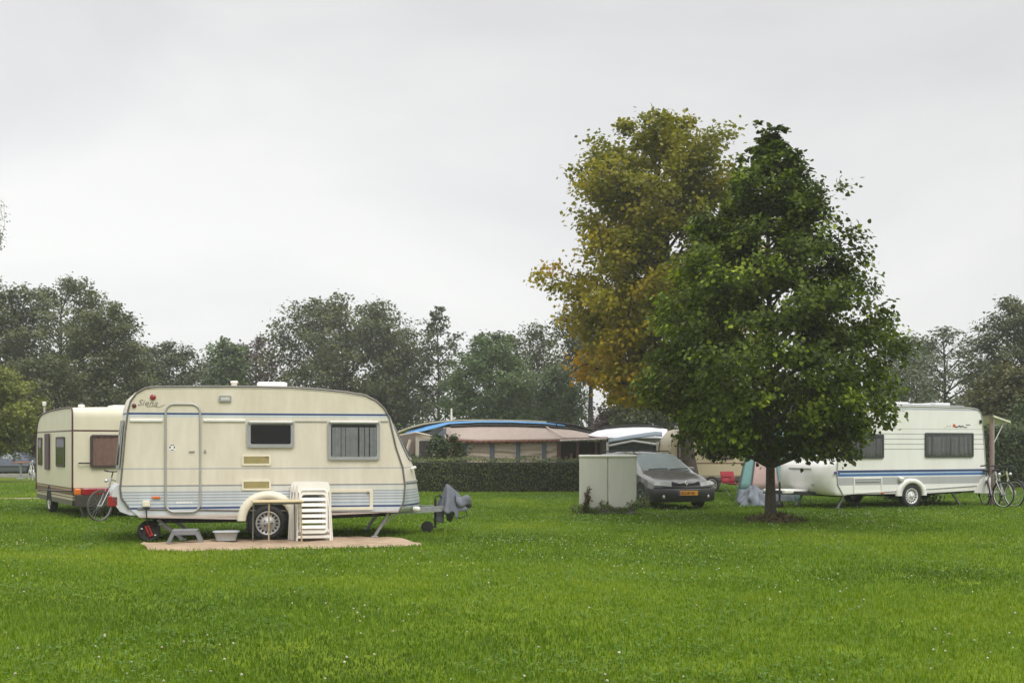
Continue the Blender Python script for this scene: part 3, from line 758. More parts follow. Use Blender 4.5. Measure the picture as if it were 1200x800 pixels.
# folding table
TX = FM.world(mloc(325, 634, -1.75)[0], -1.75)
tb = thing('folding_table', 'small tan folding table in front of the caravan wheel', 'table', TX, FM.rz + R(4))
def tl(px, py, yl): s, z = mloc(px, py, yl); return s - mloc(325, 634, -1.75)[0], yl + 1.75, z
p = MB(); tz = .70; p.box((0, 0, tz), (.80, .50, .025), None, .006); top = p.build('tabletop', mat('tan_laminate', (.58, .47, .28), .5, var=.12), tb)
m_tleg = mat('tan_painted_leg', (.42, .33, .20), .5, .1, var=.15); m_gleg = mat('grey_steel_leg', (.22, .21, .19), .45, .5, var=.15)
for k, (x, y, m) in enumerate(((-.38, .20, m_gleg), (-.15, -.21, m_tleg), (.30, .20, m_gleg), (.37, -.21, m_tleg))):
    p = MB(); p.tube([(x * .97, y, tz - .012), (x, y * 1.03, .0)], .013, 8); p.build('leg', m, tb)
p = MB(); p.bar((-.38, .2, tz - .03), (.37, .2, tz - .03), .015, .03); p.bar((-.38, -.2, tz - .03), (.37, -.2, tz - .03), .015, .03); p.build('table_frame', m_gleg, tb)
# folded white plastic chairs leaning against the caravan
m_wpl = mat('white_chair_plastic', (.76, .73, .66), .42, var=.07)
def folded_chair(label, first=None):
    if first is not None:
        c_ = copy_tree(first); c_['label'] = label; return c_
    c_ = thing('folding_chair', label, 'chair', group='folded white garden chairs')
    W = .25
    f = MB()   # outer leg frame: two long legs with rails, seen face on; leaning is done on the whole thing
    for sg in (-1, 1):
        f.tube([(sg * (W + .025), .0, .0), (sg * (W + .005), -.005, .55), (sg * (W - .03), -.01, .80), (sg * (W - .06), -.01, .845)], .017, 8)
    f.tube([(-(W - .06), -.01, .845), (W - .06, -.01, .845)], .017, 8)
    f.box((0, -.002, .065), (2 * W + .02, .022, .05), None, .008); f.box((0, -.004, .165), (2 * W + .01, .022, .05), None, .008)
    f.build('leg_frame', m_wpl, c_)
    s_ = MB()  # seat frame with slats, folded in between
    o = rr(-W + .02, W - .02, .12, .80, .07, 5); i2 = rr(-W + .055, W - .055, .155, .765, .05, 5)
    s_.ring(o, i2, -.045, -.02); fr_ = s_.build('seat', m_wpl, c_)
    q = MB()
    for k in range(6): q.box((0, -.034, .225 + .092 * k), (2 * W - .10, .016, .062), Matrix.Rotation(-.35, 4, 'X'), .006)
    q.build('seat_slats', m_wpl, fr_)
    b_ = MB(); b_.prism(rr(-W - .01, W + .01, .78, .985, .06, 6), .0, .03); b_.build('backrest', m_wpl, c_)
    r_ = MB()
    for sg in (-1, 1): r_.tube([(sg * (W + .055), .035, .0), (sg * (W + .01), .03, .93)], .015, 8)
    r_.tube([(-W - .045, .035, .12), (W + .045, .035, .12)], .013, 8); r_.build('rear_leg_frame', m_wpl, c_)
    return c_
cx_, _ = mloc(367.5, 634, -1.45)
ch0 = folded_chair('folded white slatted chair, foremost of those leaning on the caravan')
for k, (c_, dx, dy) in enumerate(((ch0, 0, 0), (folded_chair('folded white slatted chair leaning directly behind the foremost white chair', ch0), -.055, .10), (folded_chair('folded white slatted chair nearest the caravan side, last of the leaning chairs', ch0), -.10, .20))):
    w = FM.world(cx_ + dx, -1.50 + dy, .022); c_.location = w; c_.rotation_euler = (R(-8), 0, FM.rz)
# grey step stool
sx, _ = mloc(217, 636.5, -1.45)
SL = FM.world(sx, -1.42, .02)
m_gpl = mat('grey_stool_plastic', (.20, .205, .215), .5, var=.15)
st = thing('step_stool', 'grey plastic step stool by the caravan door', 'stool', SL, FM.rz)
p = MB(); p.box((0, 0, .205), (.40, .26, .035), None, .014); p.box((0, -.125, .165), (.36, .015, .06), None, .005); p.box((0, .125, .165), (.36, .015, .06), None, .005); p.build('step', m_gpl, st)
for sx_ in (-1, 1):
    for sy in (-1, 1):
        p = MB(); p.grid([[(sx_ * (.145 + .085 * (1 - z / .19)), sy * .125 + a, z), (sx_ * (.205 + .085 * (1 - z / .19)), sy * .125 + a, z)] for a, z in ((-.014, .19), (-.014, 0), (.014, 0), (.014, .19), (-.014, .19))], smooth=False)
        p.build('leg', m_gpl, st)
# washing-up tub
ux, _ = mloc(265, 634, -1.25); UL = FM.world(ux, -1.22, .03)
tu = thing('washing_up_tub', 'pale grey rectangular plastic tub on the mat under the caravan', 'tub', UL, FM.rz)
p = MB(); rows = []
for (hx_, hy_, z, r_) in ((.155, .10, 0, .03), (.195, .135, .155, .04), (.215, .155, .158, .045), (.215, .155, .145, .045)): rows.append([(x, y, z) for x, y in rr(-hx_, hx_, -hy_, hy_, r_)])
p.grid(rows, closed_v=True); rows = [[(x, y, z) for x, y in rr(-a, a, -b_, b_, c__)] for a, b_, z, c__ in ((.192, .132, .156, .04), (.150, .095, .008, .03))]
p.grid(rows, closed_v=True); p.add([(x, y, .008) for x, y in rr(-.15, .15, -.095, .095, .03)], [list(range(24))]); p.add([(x, y, 0) for x, y in rr(-.155, .155, -.10, .10, .03)], [list(range(24))])
p.build('tub_body', mat('pale_grey_tub', (.42, .45, .45), .4, var=.08), tu)
# dark wheel with red clamp leaning under the tail
rx, _ = mloc(174.5, 635, -.95); RL = FM.world(rx, -.95, 0)
rw_ = thing('spare_wheel', 'small dark wheel with red clamp under the caravan tail', 'wheel', RL, FM.rz + R(6))
Mw = Matrix.Translation((0, 0, .185)) @ Matrix.Rotation(R(-6), 4, 'X')
p = MB(); p.lathe([(.0001, .015), (.08, .01), (.115, .03), (.125, .005), (.165, 0), (.185, .02), (.185, .10), (.165, .12), (.0001, .11)], Mw, 32); p.build('tyre', m_black, rw_)
p = MB(); p.box(Mw @ Vector((0, -.012, .0)), (.075, .035, .20), Matrix.Rotation(R(-22), 4, 'Y'), .02); p.box(Mw @ Vector((.01, -.035, -.03)), (.035, .03, .06), Matrix.Rotation(R(-22), 4, 'Y'), .01); p.build('clamp', mat('red_clamp_paint', (.50, .03, .025), .4, var=.15), rw_)
for a in (160, -35): p = MB(); p.box(Mw @ Vector((.12 * math.cos(R(a)), -.006, .12 * math.sin(R(a)))), (.035, .015, .02), None, .005); p.build('pale_stud', m_white, rw_)
# grey cover draped over the coupling
hc, _ = mloc(531, 590, 0); CL = FM.world(hc, 0, 0)
m_cover = mat('grey_tarpaulin', (.13, .14, .165), .75, var=.22, scale=9)
cv = thing('hitch_cover', 'grey fabric cover draped over the caravan coupling', 'cover', CL, FM.rz)
def hz(py): return mloc(531, py, 0)[1]
def hx2(px): return mloc(px, 590, 0)[0] - hc
p = MB(); NA = 44; rows = []
tz_, bz_ = hz(567), hz(604)
tip = hx2(524)
for i in range(15):
    f = i / 14; row = []
    for k in range(NA):
        a = 2 * math.pi * k / NA
        fold = .26 * math.sin(4 * a + 1.5 + f) + .17 * math.sin(7 * a + 3 * f) + .09 * math.sin(13 * a)
        rx_ = (.02 + .235 * f ** .95) * (1 + fold * f ** .7); ry_ = (.03 + .17 * f ** .8) * (1 + fold * f)
        bot = bz_ + .16 * max(0, math.cos(a)) + .11 * math.sin(3 * a + .8) + .05 * math.sin(8 * a) - .01
        z = tz_ + (bot - tz_) * f
        row.append((tip + .04 * f + rx_ * math.cos(a), ry_ * math.sin(a), z))
    rows.append(row)
p.grid(rows, closed_v=True); p.add(rows[0], [list(range(NA))]); 
sk = p.build('skirt', m_cover, cv); sm_ = sk.modifiers.new('thickness', 'SOLIDIFY'); sm_.thickness = .006
p = MB(); rows = []
x_a, x_b = hx2(533), hx2(553)
for i in range(13):
    f = i / 12; row = []
    for k in range(26):
        a = 2 * math.pi * k / 26
        rz_ = (.13 - .045 * f) * (1 + .14 * math.sin(4 * a + 6 * f) + .08 * math.sin(7 * a - 3 * f)); ry_ = (.12 - .03 * f) * (1 + .12 * math.sin(3 * a + 5 * f))
        e = math.sqrt(max(0, 1 - (max(0, f - .75) / .25) ** 2)) 
        row.append((x_a + (x_b - x_a) * f, ry_ * math.sin(a) * e, hz(586) - .06 * f + rz_ * math.cos(a) * e - .05 * math.sin(f * 6)))
    rows.append(row)
p.grid(rows, closed_v=True); p.build('folded_end', m_cover, cv)
# ------------------------------------------------------------------ the small caravan behind on the left
HL = 1.05
rzL = math.atan2(-.835, .55)
u_ = Vector((.55, -.835, 0)).normalized(); v_ = Vector((-u_.y, u_.x, 0))
Cn = Vector((-9.55, 23.5, 0))                      # its near lower corner
oL = Cn - u_ * 2.15 + v_ * HL
FL = Frame(oL.x, oL.y, rzL); lloc = lambda px, py, yl=-HL: FL.loc(px, py, yl)
BR = (.075, .022, .028); BRN = (.11, .055, .035); CRL = (.66, .615, .48)
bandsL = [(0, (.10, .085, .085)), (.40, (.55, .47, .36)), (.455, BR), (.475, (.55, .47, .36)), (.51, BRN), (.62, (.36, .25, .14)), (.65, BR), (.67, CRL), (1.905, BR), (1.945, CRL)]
m_left = band_mat('ivory_caravan_paint', bandsL, CRL, var=.08)
lc = thing('caravan', 'small cream caravan with maroon trim, seen from its rear, behind the bicycle', 'caravan', oL, rzL)
profL = [(-2.02, .30), (-2.13, .50), (-2.15, 1.0), (-2.13, 1.75), (-2.05, 2.0), (-1.93, 2.17), (-1.70, 2.30), (-1.3, 2.37), (-.4, 2.42), (1.2, 2.44), (1.95, 2.43), (2.10, 2.40), (2.15, 2.33), (2.15, 1.93), (2.15, .62), (2.10, .30)]
FTL = [(0, .04), (.7, .07), (1.9, .07), (2.2, .07), (2.5, .02)]; RTL = [(0, .08), (2.5, .08)]
b = MB(); shell(b, dense(profL, .12), HL, FTL, RTL, ny=12, crown=.03); b.build('body', m_left, lc)
t = MB(); t.tube([(s, -HL - .004, z) for s, z in dense(profL[1:15], .12)[:-1]], .02, 6); t.build('edge_trim', mat('maroon_edge_trim', (.085, .022, .04), .4, var=.1), lc)
m_brwin = mat('brown_window_rubber', (.05, .03, .03), .6, var=.1)
m_pinkcur = mat('dusty_pink_curtain', (.44, .32, .29), .9, var=.2, scale=8)
gl_br = glass_mat('brown_window', (.90, .87, .85), .95, ior=1.15)
for xa, xb, label in ((-1.85, -1.35, None), (.40, 1.35, None)):
    window(lc, xa, xb, 1.12, 1.80, -HL, m_brwin, .05, .025, .04, gl_br, None)
d = MB(); d.box((-.62, -HL - .03, 1.46), (.50, .03, .86), None, .01); dl = d.build('door_blind', mat('plum_door_blind', (.09, .05, .07), .6, var=.15), lc)
# rear window and fittings on the +x end
Mr = Matrix.Translation((2.15, 0, 0)) @ Matrix.Rotation(R(90), 4, 'Z')      # local x -> along +y, face towards +x
def rear_obj(mb, name, m, parent): 
    o = mb.build(name, m, parent); o.data.transform(Mr); o.data.update(); return o
mb = MB(); mb.ring(rr(-.70, .70, 1.12, 1.84, .06), rr(-.65, .65, 1.17, 1.79, .04), -.115, -.03); wr = rear_obj(mb, 'rear_window', m_brwin, lc)
mb = MB(); mb.prism(rr(-.655, .655, 1.165, 1.795, .04), -.112, -.108); rear_obj(mb, 'pane', gl_br, wr)
mb = MB(); mb.prism(rr(-.66, .66, 1.16, 1.80, .04), -.0755, -.0745); rear_obj(mb, 'room_shade_sheet', m_inside, wr)  # black sheet in place of the unlit inside
G = [[(-.65 + 1.3 * i / 120, -.092 + .012 * math.sin(i * .55 + 1.5 * math.sin(i * .08)), z) for i in range(121)] for z in (1.17, 1.79)]
mb = MB(); mb.grid(G); rear_obj(mb, 'curtain', m_pinkcur, wr)
mb = MB(); mb.tube([(-.93, -.05, 1.22), (-.93, -.10, 1.22), (-.62 - .05, -.10, 1.22), (-.67, -.05, 1.22)], .016, 8); rear_obj(mb, 'grab_handle', m_dark, lc); mb = MB(); mb.tube([(.93, -.05, 1.22), (.93, -.10, 1.22), (.67, -.10, 1.22), (.67, -.05, 1.22)], .016, 8); rear_obj(mb, 'grab_handle', m_dark, lc)
mb = MB(); mb.box((0, -.075, .60), (1.76, .07, .15), None, .02); rear_obj(mb, 'light_bar', m_red, lc)
mb = MB(); mb.box((0, -.072, .40), (2.04, .05, .27), None, .015); rear_obj(mb, 'rear_bumper', mat('brown_plastic_bumper', (.045, .037, .035), .5, var=.15), lc)
for sg in (-1, 1):
    mb = MB(); mb.box((sg * .965, -.06, .60), (.14, .09, .14), None, .02); rear_obj(mb, 'indicator', m_orange, lc)
ws0, _ = lloc(68, 600)
for sg in (-1, 1):
    p = MB(); p.prism([(-.5 + .3 * math.cos(R(a)) + 0, .30 + .36 * math.sin(R(a))) for a in range(0, 181, 15)], sg * HL - .004 if sg < 0 else HL - .05, sg * HL + .05 if sg < 0 else HL + .004); p.build('wheel_well_shade', m_inside, lc)  # flat black plate in place of the shaded well
    wq = add_wheel(lc, -.5, sg * (HL + .01), .29, .19, .165, sg, 8, rimmat=mat('chalky_wheel_cover', (.55, .54, .5), .6, var=.15))
c = MB()
for y in (-.55, .55): c.bar((-2.0, y, .28), (2.05, y, .28), .06, .12); c.bar((-2.0, y, .28), (-3.1, .05 * (1 if y > 0 else -1), .38), .06, .08)
c.box((0, 0, .29), (3.9, 1.8, .05)); c.bar((-.5, -.9, .28), (-.5, .9, .28), .08); c.build('chassis', m_dark, lc)
def steadyL(root, xa, xb, y, za, m):
    s_ = MB(); s_.bar((xa, y, za), (xb, y, .03), .05, .045); s_.box((xb, y, .02), (.12, .14, .03), None, .008); s_.build('corner_steady', m, root)
for y in (-.75, .75): steadyL(lc, 1.5, 1.85, y, .28, m_galv); steadyL(lc, -1.6, -1.95, y, .28, m_galv)
p = MB(); p.lathe([(.0001, .12), (.07, .11), (.08, .05), (.06, .04), (.06, -.04)], Matrix.Translation((.6, -.55, 2.44)) @ Matrix.Rotation(R(90), 4, 'X'), 12); p.build('roof_vent', m_white, lc)
p = MB(); p.box((1.1, .25, 2.49), (.55, .55, .08), None, .03); p.build('roof_hatch', m_white, lc)

# ------------------------------------------------------------------ the white caravan on the right
FRr = frame_at(10.25, 27.8, R(23), HW); rloc = lambda px, py, yl=-HW: FRr.loc(px, py, yl)
def zr(py, px=1090): return rloc(px, py)[1]
WC = (.77, .77, .735); LN = (.36, .38, .37)
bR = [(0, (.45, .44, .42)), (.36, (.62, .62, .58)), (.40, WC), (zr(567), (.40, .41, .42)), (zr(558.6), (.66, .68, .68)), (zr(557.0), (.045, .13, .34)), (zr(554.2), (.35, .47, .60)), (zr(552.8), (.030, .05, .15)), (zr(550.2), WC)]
for py in (526.6, 520.8, 515.0, 509.2, 503.2): bR += [(zr(py), LN), (zr(py - .9), WC)]
bR += [(zr(480.8), (.42, .46, .52)), (zr(478.6), WC)]
m_right = band_mat('white_caravan_paint', bR, WC, var=.07)
rc = thing('caravan', 'white touring caravan with a blue and grey band, behind the slender green tree', 'caravan', FRr.o, FRr.rz)
sF = rloc(981, 570)[0]; sB = rloc(1155, 560)[0]
ztop = zr(477.2)
profR = [(sF + .18, .38), (sF + .02, .62), (sF, .9), (sF + .02, 1.2), (sF + .22, 1.75), (sF + .50, 2.28), (sF + .68, ztop - .10), (sF + .9, ztop - .01), (0, ztop + .02), (sB - .55, ztop + .01), (sB - .30, ztop - .03), (sB - .17, ztop - .13), (sB - .13, ztop - .28), (sB - .05, 1.6), (sB, .95), (sB - .02, .55), (sB - .30, .42), (ws * 0 + .6, .37)]
FTr = [(0, .05), (2.7, .08)]; RTr = [(0, .02), (.8, .10), (1.3, .12), (2.3, .12), (2.7, .05)]
b = MB(); LOr, HIr = shell(b, dense(profR, .10), HW, FTr, RTr); b.build('body', m_right, rc)
t = MB(); t.tube([(s, -HW - .004, z) for s, z in dense(profR[0:16], .12)[:-1]], .016, 6); t.build('awning_rail', mat('pale_grey_rail', (.42, .42, .42), .4, .3, var=.1), rc)
m_dkfr = mat('dark_window_frame', (.035, .045, .04), .45, var=.1)
m_dkcur = mat('charcoal_curtain', (.16, .165, .17), .9, var=.2, scale=9)
x0, z1 = rloc(1083.5, 506.8); x1, z0 = rloc(1140, 535.4); window(rc, x0, x1, z0, z1, -HW, m_dkfr, .045, .035, .04, m_glass, m_dkcur, folds=9, blind_top=.06)
x0, z1 = rloc(984, 508.5); x1, z0 = rloc(1035, 536.8); window(rc, x0, x1, z0, z1, -HW, m_dkfr, .045, .035, .04, m_glass, m_dkcur, folds=8, blind_top=.06)
x0, z1 = rloc(1000, 559.5); x1, z0 = rloc(1033.6, 577)
d = MB(); d.ring(rr(x0, x1, z0, z1, .02), rr(x0 + .035, x1 - .035, z0 + .035, z1 - .035, .01), -HW - .016, -HW + .001); hat = d.build('locker_hatch', m_white, rc)
d = MB(); d.box(((x0 + x1) / 2, -HW - .01, z1 - .10), (x1 - x0 - .15, .015, .03), None, .005); d.build('vent_slot', m_frame, hat)
s, z = rloc(1054.5, 561); d = MB(); d.box((s, -HW - .05, z), (.14, .11, .09), Matrix.Rotation(.35, 4, 'X'), .02); d.build('mains_socket', m_white, rc)
s, z = rloc(1057, 566); d = MB(); d.box((s, -HW - .02, z - .02), (.06, .05, .07), None, .012); d.build('side_marker', m_orange, rc)
s, z = rloc(1034, 577.2); d = MB(); d.box((s, -HW - .012, z), (.10, .03, .035), None, .008); d.build('side_marker', m_orange, rc)
s, z = rloc(1149.5, 494); d = MB(); d.box((s - .03, -HW - .02, z), (.06, .04, .10), None, .012); d.build('corner_lamp', m_dark, rc)
wr0 = rloc(1067, 590)[0]
o = [(wr0 + .50 * math.cos(R(a)), .32 + .44 * math.sin(R(a))) for a in ang]; o2 = [(wr0 + .46 * math.cos(R(a)), .32 + .40 * math.sin(R(a))) for a in ang]; i_ = [(wr0 + .345 * math.cos(R(a)), .32 + .32 * math.sin(R(a))) for a in ang]
d = MB(); Y = -HW
d.grid([[(x, Y + .001, z) for x, z in o], [(x, Y - .05, z) for x, z in o], [(x, Y - .075, z) for x, z in o2], [(x, Y - .075, z) for x, z in i_], [(x, Y, z) for x, z in i_]]); d.build('wheel_arch', m_white, rc)
d = MB(); d.prism([(x, z) for x, z in i_] + [(wr0 - .345, .18), (wr0 + .345, .18)], Y - .0035, Y + .06); d.build('wheel_well_shade', m_inside, rc)  # black plate painted as the shade behind the wheel
add_wheel(rc, wr0, Y - .06, .31, .205, .18, -1, 14, rimmat=mat('white_wheel_cover', (.66, .66, .64), .4, var=.08)); add_wheel(rc, wr0, HW + .05, .31, .205, .18, 1, 14)
# moulded corner at the rear
d = MB(); x0, _ = rloc(1141, 575); zc = zr(577, 1148)
pl = [(x0, zc), (sB - .01, zc - .02), (sB + .03, zc + .2), (sB + .02, zc + .42), (sB - .10, zc + .42), (sB - .20, zc + .34), (sB - .30, zc + .20)]
d.prism(pl, -HW - .035, -HW + .002); d.prism([(sB - .02, zc - .02), (sB + .20, zc - .02), (sB + .22, zc + .42), (sB - .02, zc + .42)], -HW + .03, HW - .03); d.build('rear_bumper', m_white, rc)
# nose with gas locker
d = MB(); rows = []
zs = [(.36, .0, .99), (.38, .16, 1.0), (.46, .24, 1.0), (.62, .33, 1.0), (.85, .36, 1.0), (1.05, .34, .995), (1.16, .26, .985), (1.21, .12, .97), (1.22, -.05, .95)]
for z, o_, w_ in zs: rows.append([(sF + .04 - o_ * (1 - abs(k / 12) ** 5) - .04, w_ * HW * (k / 12) * 0.995, z) for k in range(-12, 13)])
for r_ in rows:
    r_.insert(0, (sF + .3, r_[0][1], r_[0][2])); r_.append((sF + .3, r_[-1][1], r_[-1][2]))
d.grid(rows); d.build('gas_locker', m_white, rc)
d = MB(); d.box((sF - .36, -.10, 1.02), (.03, .9, .03), None, .01); d.box((sF - .335, -.55, .62), (.03, .08, .035), None, .008); d.build('locker_handle', m_frame, rc)
d = MB(); d.grid([[(sF - .02 - .03 * 0 - .035, y, z) for y in (-HW + .02, -HW + .30)] for z in (zr(555.5, 985), zr(552, 985))]); d.box((sF + .0, -HW + .0, zr(553.8, 985)), (.16, .012, .055)); d.build('nose_stripe', mat('dark_blue_stripe', (.05, .07, .25), .4, var=.05), rc)
# front window on the raked upper nose
Mf = lambda f: None
def front_s(z): return interp([(1.2, sF + .02), (1.75, sF + .22), (2.28, sF + .50)], z) - .09
d = MB(); d.grid([[(front_s(z), y, z) for z in (1.32, 1.7, 2.0)] for y in (-.8, .8)]); d.grid([[(front_s(z) + .04, y, z) for z in (1.32, 1.7, 2.0)] for y in (-.8, .8)]); d.build('front_window', MATS['dark_glossy_glass'], rc)
c = MB()
for y in (-.6, .6): c.bar((sF + .2, y, .36), (sB - .4, y, .38), .06, .12); c.bar((sF + .2, y, .36), (sF - 1.35, .05 * (1 if y > 0 else -1), .44), .06, .09)
c.box((0, 0, .375), (sB - sF - 1., 1.9, .03)); c.bar((wr0, -.95, .3), (wr0, .95, .3), .08); c.build('chassis', m_dark, rc)
d = MB(); d.box((sF - .62, 0, .44), (.75, .62, .10), None, .03); d.box((sF - 1.22, 0, .47), (.35, .10, .09), None, .03); d.build('drawbar_cover', m_white, rc)
d = MB(); d.tube([(sF - 1.0, -.12, .05), (sF - 1.0, -.12, .68)], .025, 8); d.lathe([(.0001, 0), (.1, .005), (.105, .05), (.0001, .06)], Matrix.Translation((sF - 1.0, -.15, .105)), 16); d.build('jockey_wheel', m_dark, rc)
for y in (-.8, .8): steadyL(rc, sF + .45, sF + .25, y, .36, m_galv); steadyL(rc, sB - .9, sB - .6, y, .38, m_galv)
# roof fittings
m_rl = mat('white_roof_lid', (.72, .73, .74), .35, var=.05)
for xa, xb, h in ((1050, 1075, .11), (1079, 1101, .08), (1106, 1124, .11)):
    a = rloc(xa, 480)[0]; c_ = rloc(xb, 480)[0]; d = MB(); d.box(((a + c_) / 2, -.55, ztop + .03 + h / 2), (c_ - a, .5, h), None, .02); d.build('roof_hatch', m_rl, rc)
d = MB(); a = rloc(1046, 480)[0]; c_ = rloc(1136, 480)[0]; d.tube([(a, -.9, ztop - .02), (a, -.9, ztop + .07), (c_, -.9, ztop + .06), (c_, -.9, ztop - .05)], .018, 6); d.build('roof_rail', m_galv, rc)
# red and black emblem above the window
def rp(px, py): s, z = rloc(px, py); return s, z
d = MB(); a, z = rp(1118.3, 499); d.prism([(a - .06, z - .025), (a + .05, z - .03), (a + .045, z + .02), (a + .0, z + .06), (a - .05, z + .045)], -HW - .006, -HW); em = d.build('emblem', mat('orange_red_emblem', (.55, .10, .03), .5, var=.2, scale=30), rc)
d = MB(); d.tube([(rp(x, y)[0], -HW - .005, rp(x, y)[1]) for x, y in ((1119.5, 500.4), (1122, 499.9), (1124, 498.5), (1125.6, 500), (1127.6, 498.8), (1130, 500.4), (1133.5, 500.5))], .013, 4, radii=[.016, .014, .016, .016, .014, .010, .006]); d.build('emblem_script', m_dark, em)
d = MB()
for x, y, h in ((1107.5, 501, .02), (1110.3, 499.4, .035), (1113.3, 499.4, .045)):
    a, z = rp(x, y); d.box((a, -HW - .003, z), (.02, .004, h), Matrix.Rotation(.3, 4, 'Y'))
d.build('emblem_marks', mat('grey_emblem_marks', (.28, .27, .25), .5, var=.1), em)
d = MB()
for k in range(4): a, z = rp(1132.4 + k * 1.35, 497.7); d.box((a, -HW - .003, z), (.022, .004, .03))
d.build('emblem_letters', m_dark, em)

# small sun canopy at the rear of the white caravan
cp = FRr.world(sB + .02, 0)
ca = thing('canopy', 'small off-white sun canopy on struts behind the white caravan', 'canopy', FRr.world(sB + .28, -.55), FRr.rz)
m_canv = mat('off_white_canvas', (.62, .60, .50), .85, var=.12)
d = MB(); zc0 = zr(486, 1156); G = [[(.0 + .62 * i / 6, -.55 + 2.1 * j / 6, zc0 - .16 * i / 6 - .02 * math.sin(j * 1.05) * (i / 6)) for j in range(7)] for i in range(7)]
d.grid(G); d.grid([[(p[0], p[1], p[2] - .045) for p in r_] for r_ in G]); d.grid([G[-1], [(p[0], p[1], p[2] - .045) for p in G[-1]]]); d.grid([[r_[0] for r_ in G], [(r_[0][0], r_[0][1], r_[0][2] - .045) for r_ in G]]); d.build('canopy_roof', m_canv, ca)
d = MB(); d.tube([(.10, -.40, 0), (.10, -.40, zc0 - .05)], .055, 10); d.build('post_sleeve', mat('dusty_pink_canvas', (.27, .18, .165), .85, var=.15), ca)
for y in (-.45, 1.4):
    d = MB(); d.tube([(.12, y, zc0 - .75), (.52, y, zc0 - .14)], .014, 6); d.tube([(.12, y, 0.0), (.12, y, zc0 - .06)], .016, 6); d.tube([(.12, y, zc0 - .28), (.6, y, zc0 - .17)], .012, 6); d.build('strut', m_alu, ca)

